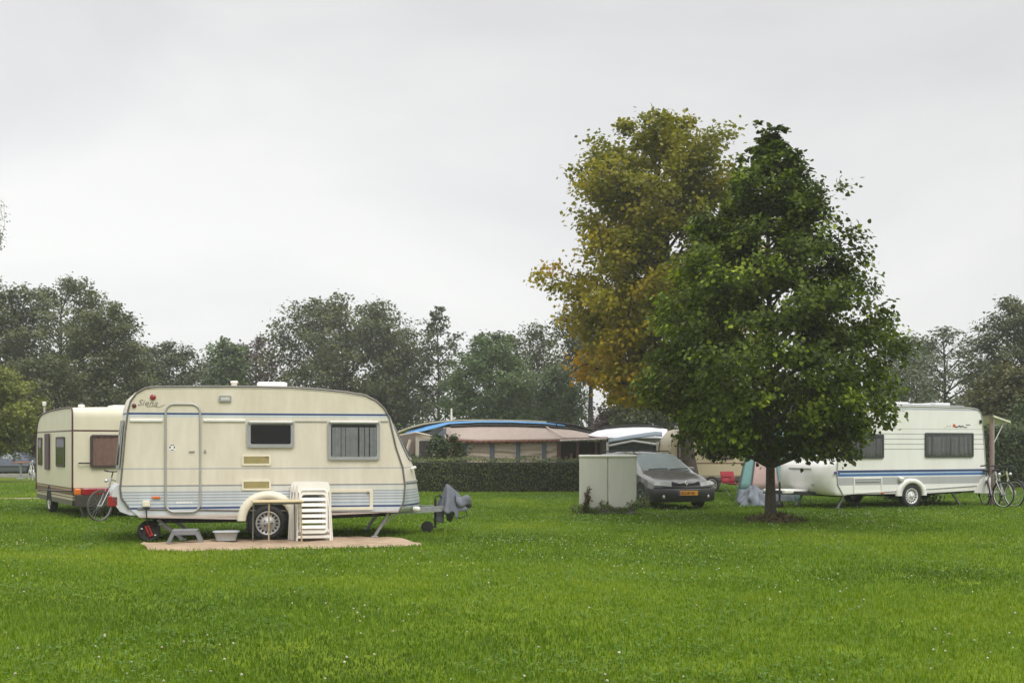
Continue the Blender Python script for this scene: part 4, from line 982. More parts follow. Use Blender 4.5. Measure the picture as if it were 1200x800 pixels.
# ------------------------------------------------------------------ bicycles
m_tyre = mat('bicycle_tyre', (.018, .018, .02), .8, var=.2)
m_rimw = mat('pale_bicycle_rim', (.62, .62, .61), .35, .3, var=.08)
m_spoke = mat('thin_steel_spoke', (.40, .40, .41), .35, .7, var=.05)
def bicycle(name, label, loc, rz, frame_m, r=.335, rimm=None, tyrem=None, basket=False, steer=0., lamp=True, high_bar=True, lean=.06, fender=None):
    """x axis = riding direction, origin under the rear hub"""
    b = thing(name, label, 'bicycle', loc, rz); b.rotation_euler = (lean, 0, rz)
    wb = 1.06; hub_f = Vector((wb, 0, r)); hub_r = Vector((0, 0, r)); bb = Vector((.44, 0, .28)); seat_t = Vector((.27, 0, .82)); head_t = Vector((wb - .30, 0, .90)); head_b = Vector((wb - .245, 0, .74))
    def wheel(nm, hub, parent, Ms):
        w = MB(); w.tube([Ms @ Vector((hub.x + (r - .018) * math.cos(2 * math.pi * k / 40), 0, hub.z + (r - .018) * math.sin(2 * math.pi * k / 40))) for k in range(40)], .020, 8, closed=True); wh = w.build(nm, tyrem or m_tyre, parent)
        w = MB(); w.tube([Ms @ Vector((hub.x + (r - .040) * math.cos(2 * math.pi * k / 40), 0, hub.z + (r - .040) * math.sin(2 * math.pi * k / 40))) for k in range(40)], .011, 6, closed=True); w.build('rim', rimm or m_rimw, wh)
        w = MB()
        for k in range(24):
            a = 2 * math.pi * k / 24; c = a + .5 * (1 if k % 2 else -1); sy = .03 * (1 if (k // 2) % 2 else -1)
            w.tube([Ms @ Vector((hub.x + .022 * math.cos(c), sy, hub.z + .022 * math.sin(c))), Ms @ Vector((hub.x + (r - .045) * math.cos(a), 0, hub.z + (r - .045) * math.sin(a)))], .0016, 4)
        w.tube([Ms @ Vector((hub.x, -.05, hub.z)), Ms @ Vector((hub.x, .05, hub.z))], .022, 10); w.build('spokes', m_spoke, wh)
        return wh
    ax = (head_t - head_b).normalized()
    Ms = Matrix.Translation(head_b) @ Matrix.Rotation(steer, 4, ax) @ Matrix.Translation(-head_b); I = Matrix.Identity(4)
    wheel('wheel', hub_r, b, I); wheel('wheel', hub_f, b, Ms)
    f = MB(); q = .017
    f.tube([head_b, bb], q, 8); f.tube([bb, seat_t], q, 8); f.tube([head_b - ax * .03, head_t + ax * .03], .021, 8)
    f.tube([seat_t + Vector((.02, 0, -.06)), head_t - ax * .02] if high_bar else [bb.lerp(seat_t, .45), head_b.lerp(head_t, .6)], q, 8)
    for sy in (-1, 1): f.tube([bb, hub_r + Vector((0, .06 * sy, 0))], .010, 6); f.tube([seat_t + Vector((.02, 0, -.06)), hub_r + Vector((0, .06 * sy, 0))], .009, 6)
    f.build('frame', frame_m, b)
    f = MB()
    for sy in (-1, 1): f.tube([Ms @ (head_b - ax * .03 + Vector((0, 0, 0))), Ms @ (head_b - ax * .06 + Vector((.01, .05 * sy, 0))), Ms @ (hub_f + Vector((-.02, .05 * sy, .03))), Ms @ (hub_f + Vector((0, .05 * sy, 0)))], .012, 6)
    f.build('fork', frame_m, b)
    h = MB(); top = head_t + ax * .14
    h.tube([Ms @ head_t, Ms @ top, Ms @ (top + Vector((.06, 0, .02)))], .013, 6)
    h.tube([Ms @ (top + Vector(p)) for p in ((-.10, -.30, .02), (.0, -.26, .04), (.06, -.12, .02), (.06, .12, .02), (.0, .26, .04), (-.10, .30, .02))], .012, 8)
    h.build('handlebar', m_dark, b)
    for sy in (-1, 1):
        g_ = MB(); g_.tube([Ms @ (top + Vector((-.16, sy * .32, .012))), Ms @ (top + Vector((-.03, sy * .272, .034)))], .017, 8); g_.build('grip', m_black, b)
    s_ = MB(); s_.tube([seat_t, seat_t + Vector((-.03, 0, .10))], .013, 6); sp = s_.build('seat_post', m_galv, b)
    s_ = MB(); rows = []
    for i in range(9):
        t = i / 8; w = .085 * (1 - t) ** 1.4 + .022; rows.append([seat_t + Vector((-.16 + .27 * t, w * math.cos(a), .125 + .03 * math.sin(a) - .012 * t)) for a in [2 * math.pi * k / 10 for k in range(10)]])
    s_.grid(rows, closed_v=True); s_.add(rows[0], [list(range(10))]); s_.add(rows[-1], [list(range(10))]); s_.build('saddle', m_black, b)
    c_ = MB(); c_.lathe([(.055, -.004), (.09, -.004), (.09, .004), (.055, .004), (.055, -.004)], Matrix.Translation(bb + Vector((0, -.05, 0))), 20)
    for sg, y in ((1, -.075), (-1, .075)): c_.bar(bb + Vector((0, y, 0)), bb + Vector((.12 * sg, y, -.12 * sg)), .012, .022); c_.box(bb + Vector((.12 * sg, y * 1.7, -.12 * sg)), (.09, .07, .02), None, .006)
    c_.tube([bb + Vector((0, -.09, 0)), bb + Vector((0, .09, 0))], .02, 8); c_.build('crankset', m_dark, b)
    if fender:
        e = MB()
        for hub, M_, a0, a1 in ((hub_r, I, 20, 200), (hub_f, Ms, 20, 165)):
            e.grid([[M_ @ Vector((hub.x + (r + .022) * math.cos(R(a0 + (a1 - a0) * k / 16)), y, hub.z + (r + .022) * math.sin(R(a0 + (a1 - a0) * k / 16)))) for k in range(17)] for y in (-.026, 0, .026)])
        e.build('mudguard', fender, b)
    if lamp:
        e = MB(); e.lathe([(.0001, 0), (.035, .0), (.04, .02), (.02, .07), (.0001, .075)], Ms @ Matrix.Translation(head_b + Vector((.10, 0, .12))) @ Matrix.Rotation(R(90), 4, 'Z'), 14); e.build('headlamp', mat('chrome_lamp', (.7, .7, .7), .2, .6, var=.05), b)
    e = MB(); e.tube([hub_r + Vector((.05, .06, -.02)), Vector((.10, .20, .0))], .009, 6); e.build('kickstand', m_dark, b)
    return b
gf = mat('silver_grey_bike_paint', (.36, .36, .37), .35, .4, var=.1)
# mountain bike at the tail of the big caravan: front wheel towards us
p_front = ground(116.5, 611.2)
hd = R(-128); wbv = Vector((math.cos(hd), math.sin(hd), 0)) * 1.06
bicycle('mountain_bike', 'silver mountain bike parked between the two cream caravans', p_front - wbv, hd, gf, r=.335, steer=R(12), rimm=mat('dull_dark_rim', (.20, .20, .2), .4, .4, var=.1), tyrem=mat('grey_dusty_tyre', (.075, .07, .065), .85, var=.2), lean=.05)
hd = R(-91); wbv = Vector((math.cos(hd), math.sin(hd), 0)) * 1.06
pf = ground(1175, 594.8)
bicycle('city_bike', 'dark city bicycle with pale front rim nearest the rear of the white caravan', pf - wbv, hd, mat('pale_grey_lilac_frame', (.42, .40, .43), .35, .2, var=.1), r=.345, fender=m_dark, steer=R(25))
pf = ground(1188, 594.2)
bicycle('city_bike', 'outermost city bicycle with a pale yellow-green frame, at the edge of the photo', pf - wbv, hd, mat('pale_yellow_green_frame', (.42, .43, .26), .35, .2, var=.1), r=.355, steer=R(22), fender=m_dark)
wbk = at(29, 556.5, 50); wbk.z = 0
m_wht = mat('white_bicycle_paint', (.78, .78, .78), .4, var=.04)
bicycle('child_bike', 'white child bicycle by the small cream caravan, in front of the blue-grey car', wbk + Vector((.0, .5, 0)), R(-58), m_wht, r=.25, rimm=m_wht, tyrem=m_wht, lean=.0)

# ------------------------------------------------------------------ cars
m_cglass = mat('car_glass', (.17, .20, .205), .05, var=.15, scale=2, spec=.9, coat=1)
m_clear = mat('clear_headlamp', (.55, .56, .56), .12, .2, var=.15, scale=20, coat=1)
def make_car(label, loc, rz, paint, w=.855, L=4.6, plate=None, front_detail=True, roof_rails=True, lower=None):
    c = thing('parked_car', label, 'car', loc, rz)
    st = [(.0, .66, .60), (.06, .72, .64), (.5, .84, .74), (.95, .925, .82), (1.12, .965, .86), (1.88, 1.385, .91), (2.02, 1.40, .92), (2.62, 1.425, .93), (2.72, 1.425, .93), (3.42, 1.42, .945), (3.52, 1.415, .945), (4.12, 1.385, .955), (4.22, 1.37, .955), (4.52, .99, .93), (4.6, .72, .62)]
    sc = L / 4.6
    def nose(x, y, z): 
        k = max(0, 1 - x / 1.1); return x + .24 * (abs(y) / w) ** 2.6 * k * k + max(0, z - .45) * .22 * max(0, 1 - x / .3)
    def sec(i):
        x, zt, zb_ = st[i]
        gh = 4 < i < 13
        ww = w * (1 - .05 * max(0, 1 - x / .6) - .06 * max(0, (x - 3.6)))
        if gh: wt = ww * (.72 + (0 if i < 12 else -.02)); pts = [(0, .24), (ww * .7, .22), (ww * .96, .27), (ww, .42), (ww * 1.0, .60), (ww * .975, zb_), (wt + .035, zt - .10), (wt - .03, zt - .035), (wt * .6, zt + .005), (0, zt + .02)]
        else: pts = [(0, .24), (ww * .7, .22), (ww * .96, .27), (ww, .42), (ww * 1.0, min(.60, zb_ - .06)), (ww * .975, zb_), (ww * .90, zt - .045), (ww * .80, zt - .012), (ww * .45, zt + .012), (0, zt + .02)]
        return [(nose(x, y, z) * sc, y, z) for y, z in pts]
    S = [sec(i) for i in range(len(st))]
    body = MB(); ws_ = MB(); sw = []; rg_ = MB()
    for i in range(len(st) - 1):
        for j in range(9):
            for sg in (1, -1):
                q = [S[i][j], S[i + 1][j], S[i + 1][j + 1], S[i][j + 1]]
                q = [(p[0], p[1] * sg, p[2]) for p in q]
                if i == 4 and j >= 7: ws_.add(q, [[0, 1, 2, 3]], True)
                elif i == 12 and j >= 7: rg_.add(q, [[0, 1, 2, 3]], True)
                elif j == 5 and i in (6, 8, 10): m_ = MB(); m_.add(q, [[0, 1, 2, 3]], True); sw.append(m_)
                elif j == 5 and i == 4:
                    a, b_, cc, dd = q; mid_ab = tuple((Vector(a) * .35 + Vector(b_) * .65)); 
                    m_ = MB(); m_.add([mid_ab, b_, tuple(Vector(cc) * .92 + Vector(b_) * .08), ], [[0, 1, 2]], True); sw.append(m_)
                    body.add([a, mid_ab, tuple(Vector(cc) * .92 + Vector(b_) * .08), cc, dd], [[0, 1, 2, 3, 4]], True)
                else: body.add(q, [[0, 1, 2, 3]], True)
    for e in (0, len(st) - 1):
        G = [[(nose(st[0][0], p[1] * f, p[2]) * sc if e == 0 else p[0], p[1] * f, p[2]) for f in [k / 7 - 1 for k in range(15)]] for p in S[e]]
        body.grid(G)
    bo = body.build('body', paint, c)
    bm = bmesh.new(); bm.from_mesh(bo.data); bmesh.ops.remove_doubles(bm, verts=bm.verts, dist=.0008); bmesh.ops.recalc_face_normals(bm, faces=bm.faces); bm.to_mesh(bo.data); bm.free()
    try: bo.data.set_sharp_from_angle(angle=R(32))
    except Exception: pass
    wsc = ws_.build('windscreen', m_cglass, c)
    rg_.build('rear_window', m_cglass, c)
    for m_ in sw: m_.build('side_window', m_cglass, c)
    def patch(y0, y1, z0, z1, off, n=10, x=0, zf=None):
        """patch lying on the nose"""
        G = []
        for i in range(n + 1):
            y = y0 + (y1 - y0) * i / n
            a, b_ = (z0, z1) if zf is None else zf(i / n)
            G.append([((nose(x, y, zz) - off) * sc, y, zz) for zz in (a, (a + b_) / 2, b_)])
        m_ = MB(); m_.grid(G); G2 = [[(p[0] + .03, p[1], p[2]) for p in r_] for r_ in G]; m_.grid(G2)
        m_.grid([[r_[0] for r_ in G], [r_[0] for r_ in G2]]); m_.grid([[r_[-1] for r_ in G], [r_[-1] for r_ in G2]]); m_.grid([G[0], G2[0]]); m_.grid([G[-1], G2[-1]])
        return m_
    lo = lower or paint
    # bumper wraps round the corners
    path = []
    for k in range(31):
        y = -w + 2 * w * k / 30; path.append((nose(0, y * .97, .4) - .05, y * 1.005))
    path = [(.62, -w - .012), (.40, -w - .012)] + path + [(.40, w + .012), (.62, w + .012)]
    m_ = MB()
    rows = [[(x * sc + dx, y, z) for x, y in path] for z, dx in ((.20, .05), (.24, .0), (.40, -.015), (.515, 0), (.53, .03), (.53, .2))]
    m_.grid(rows); m_.grid([[(x * sc + .08, y, .21) for x, y in path], [(x * sc + .05, y, .20) for x, y in path]]); bu = m_.build('front_bumper', lo, c)
    rbar = MB(); rbar.box((4.6 * sc - .02, 0, .42), (.22, 1.56 * w / .855, .26), None, .06); rbar.build('rear_bumper', lo, c)
    if front_detail:
        for sg in (1, -1):
            zf = lambda t: (.585 + .035 * (t), .695 + .03 * t - .02 * (1 - t))
            patch(sg * .40, sg * .80, 0, 0, .022, 12, 0, zf).build('headlight', m_clear, c)
            m_ = MB(); y = sg * .60; m_.lathe([(.0001, -.02), (.045, -.012), (.055, .03)], Matrix.Translation(((nose(0, y, .33) - .055) * sc, y, .335)) @ Matrix.Rotation(R(-90), 4, 'Z'), 18); fo = m_.build('fog_lamp', m_clear, bu)
        zf = lambda t: (.60 + .02 * abs(2 * t - 1) ** 2, .665 + .045 * abs(2 * t - 1) ** 3 - .02 * (1 - abs(2 * t - 1)))
        patch(-.37, .37, 0, 0, .012, 14, 0, zf).build('grille', m_inside, c)
        patch(-.80, .80, .535, .565, .010, 24).build('bumper_gap', m_inside, c)
        patch(-.42, .42, .285, .335, .062, 16).build('air_intake', m_inside, bu)
        patch(-.78, .78, .505, .522, .066, 24).build('bumper_strip', mat('grey_bumper_strip', (.16, .16, .165), .5, var=.1), bu)
        # diamond badge
        xb = (nose(0, 0, .69) - .03) * sc; m_ = MB(); m_.ring([(0, .066), (-.046, 0), (0, -.066), (.046, 0)], [(0, .030), (-.02, 0), (0, -.03), (.02, 0)], -.012, .02); bd = m_.build('diamond_badge', mat('chrome_badge', (.75, .75, .76), .18, .7, var=.03), c)
        bd.data.transform(Matrix.Translation((xb, 0, .675)) @ Matrix.Rotation(R(-90), 4, 'Z'))
        # wipers
        for y0_ in (-.08, .52):
            m_ = MB(); 
            def wsp(y, t): 
                a = Vector(S[4][8]); b_ = Vector(S[5][8]); p = a.lerp(b_, t); return Vector((p.x - .02 + abs(y) * .04, y, p.z + .015))
            m_.tube([wsp(y0_, .0), wsp(y0_ - .25, .04), wsp(y0_ - .55, .05)], .011, 5); m_.build('wiper', m_dark, c)
    if plate:
        m_ = MB(); xp = (nose(0, 0, .43) - .075) * sc; m_.box((xp, 0, .425), (.012, .53, .115), None, .004, 1); pl_ = m_.build('number_plate', mat('orange_yellow_plate', (.72, .30, .02), .4, var=.06), bu)
        m_ = MB(); m_.box((xp - .0045, -.243, .425) if False else (xp - .005, .243, .425), (.006, .042, .108)); m_.build('blue_band', mat('plate_blue', (.03, .06, .30), .4, var=0), pl_)
        lettering(plate, .098, m_dark, pl_, Matrix.Translation((xp - .0075, .205, .390)) @ Matrix.Rotation(R(-90), 4, 'Z') @ Matrix.Rotation(R(90), 4, 'X'), bold=.0012, space=.97)
    for x in (.90, 3.42):
        for sg in (1, -1):
            yy = w + .004
            m_ = MB(); pl2 = [((x + .375 * math.cos(R(a))) * sc, .30 + .385 * math.sin(R(a))) for a in range(0, 181, 12)] + [((x - .375) * sc, .21), ((x + .375) * sc, .21)]
            m_.prism(pl2, *( (sg * yy - .08, sg * yy) if sg > 0 else (sg * yy, sg * yy + .08))); m_.build('wheel_arch', m_inside, c)  # flat black semicircle stands in for the shaded arch opening
            add_wheel(c, x * sc, sg * (w + .012), .305, .20, .19, sg, 7, rimmat=mat('alloy_wheel', (.50, .50, .50), .3, .5, var=.1), dish=.0)
    for sg in (1, -1):
        m_ = MB(); m_.box((1.62 * sc, sg * (w + .09), .98), (.11, .20, .13), None, .045, 3); m_.build('wing_mirror', paint, c)
        m_ = MB(); m_.box((2.0 * sc, sg * (w - .002), .80), (.18, .02, .03), None, .006); m_.box((3.1 * sc, sg * (w - .004), .82), (.18, .02, .03), None, .006); m_.build('door_handle', m_dark, c)
        m_ = MB(); m_.box((2.2 * sc, sg * (w + .006), .52), (2.1 * sc, .02, .06), None, .008); m_.build('rubbing_strip', m_dark, c)
        if roof_rails: m_ = MB(); m_.tube([(1.95 * sc, sg * .52, 1.39), (2.1 * sc, sg * .525, 1.455), (4.0 * sc, sg * .53, 1.45), (4.15 * sc, sg * .52, 1.38)], .018, 6); m_.build('roof_rail', m_dark, c)
    m_ = MB(); m_.box((2.3 * sc, 0, .22), (3.9 * sc, 1.4, .06)); m_.build('underbody', m_dark, c)
    m_ = MB(); m_.box((1.98 * sc, -.02, 1.45), (.05, .05, .04), None, .01); m_.tube([(1.98 * sc, -.02, 1.46), (2.12 * sc, -.02, 1.70)], .004, 5); m_.build('aerial', m_dark, c)
    return c
m_gpaint = mat('dark_grey_metallic_paint', (.115, .113, .112), .22, .25, var=.12, scale=2, coat=.7)
m_glow = mat('charcoal_bumper_plastic', (.028, .028, .028), .55, var=.2, spec=.3)
h = Vector((.31, -.95)).normalized()
nose_c = at(805, 592, 26.9); nose_c.z = 0
rzc = math.atan2(-h.y, -h.x)
make_car('dark grey estate car with an orange number plate, beside the utility cabinet', nose_c, rzc, m_gpaint, plate='ZG-SP-43', lower=m_glow)
# side-on car far left
pc = at(66, 557, 57); pc.z = 0
make_car('blue-grey hatchback parked side-on at the left edge of the photo', pc, R(180), mat('blue_grey_paint', (.13, .15, .20), .3, .3, var=.1, coat=.6), L=4.3, roof_rails=False, front_detail=False, lower=mat('blue_grey_plastic', (.05, .055, .07), .5, var=.1))
# ------------------------------------------------------------------ utility cabinet
m_cab = mat('grey_green_cabinet_paint', (.52, .52, .45), .55, var=.10, scale=3, streak=True)
m_conc = mat('grey_concrete', (.30, .29, .265), .9, var=.25, scale=8, bump=.4, bscale=50)
cb0 = ground(713, 602.5)
cab = thing('utility_cabinet', 'tall grey-green metal utility cabinet standing on the lawn before the car', 'cabinet', cb0 + Vector((0, .21, 0)), R(-3))
cw = 67 / F * (cb0.y) ; chh = .08; ct = EYE + (HY - 533.5) / F * cb0.y
d = MB(); d.box((0, 0, chh / 2 + .03), (cw - .02, .44, chh + .1), None, .01); d.build('plinth', m_conc, cab)
d = MB(); d.box((-cw / 4 - .0005, 0, (ct + .10) / 2), (cw / 2 - .004, .42, ct - .12), None, .03, 4); d.build('door', m_cab, cab)
d = MB(); d.box((cw / 4 + .0005, 0, (ct + .10) / 2), (cw / 2 - .004, .42, ct - .12), None, .03, 4); d.build('door', m_cab, cab)
d = MB(); d.box((0, 0, ct - .02), (cw + .03, .46, .07), None, .033, 4); d.build('lid', m_cab, cab)
d = MB(); d.box((.03, -.222, ct * .52), (.02, .014, .10), None, .004); d.build('lock', m_cab, cab)
d = MB(); d.box((0, -.213, .155), (cw - .03, .006, .012)); d.build('base_seam', m_dark, cab)

# ------------------------------------------------------------------ plants by hand
def plant(name, label, cat, loc, n_st, h, spread, lm, stem_m, seed, ls=.10, per=14, lean=(0, 0), heads=None, kind=None):
    rg = np.random.default_rng(seed); root = thing(name, label, cat, loc)
    if kind: root['kind'] = kind
    mb = MB(); P = []; D = []
    for i in range(n_st):
        a = rg.uniform(0, 6.28); hh = h * rg.uniform(.5, 1.05); sp = spread * rg.uniform(.2, 1)
        b0 = Vector((rg.normal(0, spread * .25), rg.normal(0, spread * .25), -.01)); tp = b0 + Vector((math.cos(a) * sp + lean[0] * hh, math.sin(a) * sp + lean[1] * hh, hh))
        md = b0.lerp(tp, .5) + Vector((0, 0, .08 * hh)); mb.tube([b0, md, tp], .006, 5, radii=[.007, .005, .002])
        for k in range(per):
            f = rg.uniform(.1, 1); p = b0.lerp(md, f * 2) if f < .5 else md.lerp(tp, f * 2 - 1)
            P.append(tuple(p + Vector(tuple(rg.normal(0, .02, 3))))); aa = rg.uniform(0, 6.28); D.append((math.cos(aa), math.sin(aa), rg.uniform(0, .8)))
    mb.build('stem', stem_m, root, fix=False); P = np.array(P); D = np.array(D); N = len(P)
    leaves('foliage', P, nrm(D), ls * rg.uniform(.5, 1.2, N), rg.random(N), lm, root, rng=rg, wide=.26, droop=.2)
    return root
m_weed = leaf_mat('weed_leaves', (.035, .06, .016), (.10, .135, .035), .25)
m_dock = leaf_mat('brown_dock_leaves', (.055, .035, .022), (.13, .10, .045), .2)
m_stem = mat('brown_stem', (.09, .06, .035), .8, var=.3)
cbx, cby = cb0.x, cb0.y
plant('dock_plant', 'tall brown seeding dock plant growing at the cabinet corner', 'plant', (cbx - cw / 2 + .10, cby - .16, 0), 9, .66, .14, m_dock, m_stem, 3, .075, 34, lean=(.12, 0))
rgw = random.Random(5)
P = []; 
rg = np.random.default_rng(9); N = 1500
xx = cbx + rg.uniform(-cw / 2 - .22, cw / 2 + .28, N); yy = cby + rg.uniform(-.24, .12, N); hgt = .05 + .30 * value_noise(xx * 1.0 + 30, yy * .2 + 30, .22, 4) * rg.random(N) + .20 * (xx > cbx + .42) * rg.random(N)
D = np.stack([rg.normal(0, .5, N), rg.normal(0, .5, N), np.ones(N)], 1)
tag(leaves('weeds', np.stack([xx, yy, hgt], 1), nrm(D), .075 * rg.uniform(.5, 1.5, N), rg.random(N), leaf_mat('cabinet_weeds', (.05, .095, .016), (.19, .20, .07), .3, extra=[(.6, (.12, .19, .03)), (.9, (.22, .20, .09))]), up=.4, droop=-.6, wide=.16, rng=rg), kind='stuff')

# ------------------------------------------------------------------ hedges
m_hedge = leaf_mat('hedge_leaves', (.034, .050, .013), (.165, .195, .055), .2, extra=[(.6, (.078, .105, .028))])
m_hcore = mat('hedge_twigs', (.018, .022, .012), .95, var=.4, scale=10)
def hedge(name, label, x0, x1, y, depth, h, seed, dens=480, ls=.06, m=m_hedge, topcurl=.018, cat='hedge', rz=0):
    rg = np.random.default_rng(seed); root = thing(name, label, cat, (0, 0, 0))
    L = x1 - x0
    def surf(u, w, x):  # unit coordinates: u across perimeter 0..1 (front, top, back)
        wob = .06 * np.sin(x * 1.7 + w * 4) + .04 * np.sin(x * 4.1 + 1) 
        return wob
    n = int(dens * L * (h + depth * .8)); x = rg.uniform(x0, x1, n); t = rg.random(n); ph = h / (h + depth * .8)
    front = t < ph; z = np.where(front, rg.random(n) * h, h); d = np.where(front, 0, rg.random(n) * depth)
    zn = fbm(x * 1.0 + 80, z * 1.0 + d + 50, .5, seed) - .5
    yy = y + d + np.where(front, -.16 * zn + .05 * (z / h), 0); z = z + np.where(front, 0, .16 * zn) + .02 * np.sin(x * 2.3) * (z / h) + (np.abs(rg.normal(0, topcurl, n)) + .10 * rg.random(n) ** 6) * (~front)
    yy = yy + rg.normal(0, .03, n); 
    D = np.where(front[:, None], np.array([[0, -1, .25]]), np.array([[0, -.9, .6]])) + rg.normal(0, .35, (n, 3))
    T = np.clip(.35 * rg.random(n) + 1.1 * np.clip(fbm(x + 11, z + 13, .35, seed + 3) - .25, 0, 1) + .25 * (~front), 0, 1)  # paler tint on top leaves paints in the top highlight
    leaves('foliage', np.stack([x, yy, z], 1), nrm(D), ls * rg.uniform(.6, 1.4, n), T, m, root, rng=rg, up=.35, out=.8, wide=.34)
    b = MB(); b.box(((x0 + x1) / 2, y + depth / 2 + .06, h / 2 - .03), (L - .1, depth - .12, h - .1), None, .08); b.build('inner_twigs', m_hcore, root)
    return root
hx0 = at(428, 577, 37).x; hx1 = at(742, 577, 37).x
hedge('hedge', 'low clipped green hedge between the lawn and the striped awning', hx0, hx1, 36.9, .75, 1.11, 5)
m_wildh = leaf_mat('wild_hedge_leaves', (.020, .042, .012), (.075, .105, .028), .25)
hedge('hedge', 'tall rough green hedge at the edge of the photo behind the city bicycles', 16.3, 26, 40.5, 1.6, 2.15, 15, dens=300, ls=.13, m=m_wildh, topcurl=.18)
hedge('hedge', 'dark rough hedge behind the blue-grey car at the edge of the photo', -44, -19.5, 63, 2.0, 2.2, 25, dens=90, ls=.22, m=m_wildh, topcurl=.25)
hedge('hedge', 'long dark hedge running behind the awnings below the far trees', -19, 30, 60, 2.0, 1.9, 35, dens=70, ls=.24, m=m_wildh, topcurl=.25)

# ------------------------------------------------------------------ caravan and awning behind the hedge
YA = 39.6
A = lambda px, py, Y=YA: at(px, py, Y)
m_beige = mat('pinkish_beige_canvas', (.37, .295, .25), .85, var=.10, scale=4)
m_beige2 = mat('beige_wall_canvas', (.60, .50, .39), .85, var=.14, scale=3, bump=.3, bscale=6)
m_val = mat('red_brown_valance', (.20, .085, .06), .85, var=.15)
m_bluegr = mat('blue_grey_canvas', (.13, .155, .19), .8, var=.12)
m_bluet = mat('bright_blue_tarpaulin', (.10, .28, .55), .6, var=.12, scale=5)
m_creamtarp = mat('cream_roof_cover', (.58, .52, .38), .75, var=.15, scale=3)
cvn = thing('caravan', 'residential caravan under a cream and blue roof cover behind the low hedge', 'caravan', (A(585, 560).x, 42.4, 0))
ox, oy = cvn.location.x, cvn.location.y
def loc_(p): return (p[0] - ox, p[1] - oy, p[2])
b = MB(); xl = A(482, 0, 41.6).x - ox; xr = A(688, 0, 41.6).x - ox; b.box(((xl + xr) / 2, .1, 1.25), (xr - xl, 2.1, 1.9), None, .12, 3); b.build('body', mat('ivory_old_caravan', (.5, .45, .35), .5, var=.12), cvn)
# arched roof cover
arc_px = [(463, 506.5), (480, 500), (497, 495.5), (515, 493), (540, 491.4), (580, 491.2), (620, 492), (650, 494), (675, 498), (694, 503.5), (707, 510)]
rows = []
for px, py in arc_px:
    p0 = A(px, py, 40.9); rows.append([loc_((p0.x, 40.9 + 2.9 * k / 6, p0.z - .03 * k)) for k in range(7)])
b = MB(); b.grid(rows); b.grid([[(q[0], q[1], q[2] - .05) for q in r_] for r_ in rows]); b.grid([[r_[0] for r_ in rows], [(r_[0][0], r_[0][1], r_[0][2] - .05) for r_ in rows]]); b.build('roof_cover', m_creamtarp, cvn)
b = MB()
top_px = [(474, 507.5), (490, 504.5), (508, 499), (524, 495.2), (560, 493.6), (600, 493.7), (640, 495.4), (662, 498)]
bot_px = [(476, 507.9), (492, 505.8), (512, 501.2), (526, 496.6), (560, 494.7), (600, 494.8), (640, 496.3), (662, 498.9)]
tp_ = [loc_(A(x, y, 40.75)) for x, y in top_px]; bt_ = [loc_(A(x, y, 40.65)) for x, y in bot_px]
up_ = [loc_((A(x, y, 41.1).x, 41.1, A(x, y, 40.9).z + .035)) for x, y in ((482, 503.6), (498, 499.4), (516, 495.6), (530, 494.2), (560, 493.2), (600, 493.4), (640, 495.2), (662, 497.8))]
b.grid([up_, tp_, bt_]); tarp = b.build('blue_tarpaulin', m_bluet, cvn); sm_ = tarp.modifiers.new('thickness', 'SOLIDIFY'); sm_.thickness = .012
b = MB(); pts = [A(x, y, 40.55) for x, y in ((528, 499.5), (560, 498), (600, 498.2), (640, 499.4), (670, 502), (695, 507.5), (702, 510.5))]
b.tube([loc_(p) for p in pts], .05, 6)
for k in range(9): p = A(533 + 17 * k, 497 + abs(k - 4) * .25, 40.6); b.box(loc_((p.x, 40.6, p.z)), (.04, .1, .10))
b.build('roof_gutter', m_dark, cvn)
b = MB(); b.tube([loc_(A(x, y, 40.82)) for x, y in ((640, 494.2), (655, 495.2), (675, 498.3), (694, 503.9), (709, 511))], .05, 6, radii=[.02, .045, .055, .06, .05]); b.build('roof_edge', m_dark, cvn)
b = MB(); p = A(529, 490, 41.2); b.tube([loc_((p.x, 41.2, 2.2)), loc_((p.x, 41.2, A(529, 478.5, 41.2).z))], .035, 8); b.build('roof_vent_pipe', m_white, cvn)
aw = thing('awning', 'pinkish beige caravan awning with a scalloped red-brown valance and wrinkled wall panels', 'awning', (ox, 39.6, 0))
def la(p): return (p[0] - ox, p[1] - 39.6, p[2])
# sloping awning roof
tpx = [(519, 500.5), (560, 499), (600, 499), (640, 500.5), (668, 502.5), (690, 507), (702, 511)]
bpx = [(522, 513.5), (560, 515.8), (600, 515.8), (640, 514.8), (668, 513), (692, 512.5), (712, 512)]
G = []
for (a, b_), (c_, d_) in zip(tpx, bpx):
    p = A(a, b_, 40.6); q = A(c_, d_, 38.9); G.append([la(p.lerp(q, k / 5) - Vector((0, 0, .05 * math.sin(math.pi * k / 5)))) for k in range(6)])
b = MB(); b.grid(G); rf = b.build('awning_roof', m_beige, aw); sm_ = rf.modifiers.new('thickness', 'SOLIDIFY'); sm_.thickness = .015
b = MB(); b.tube([la(A(640, 500.5, 40.55) + Vector((0, 0, .02))), la(A(662, 513.5, 38.88) + Vector((0, 0, .03)))], .025, 6); b.build('roof_pole', mat('pale_awning_pole', (.55, .47, .40), .5, var=.1), aw)
def valance(xa, ya, xb, yb, depth, Y, n, m, nm='valance'):
    b = MB(); r0 = []; r1 = []
    for i in range(n * 8 + 1):
        u = i / (n * 8); p = A(xa + (xb - xa) * u, ya + (yb - ya) * u, Y); s_ = abs(math.sin(math.pi * (i / 8)))
        r0.append(la(p)); r1.append(la((p.x, Y - .015 + .01 * math.sin(i), p.z - depth * (.55 + .45 * s_))))
    b.grid([r0, r1]); o = b.build(nm, m, aw); sm_ = o.modifiers.new('thickness', 'SOLIDIFY'); sm_.thickness = .008
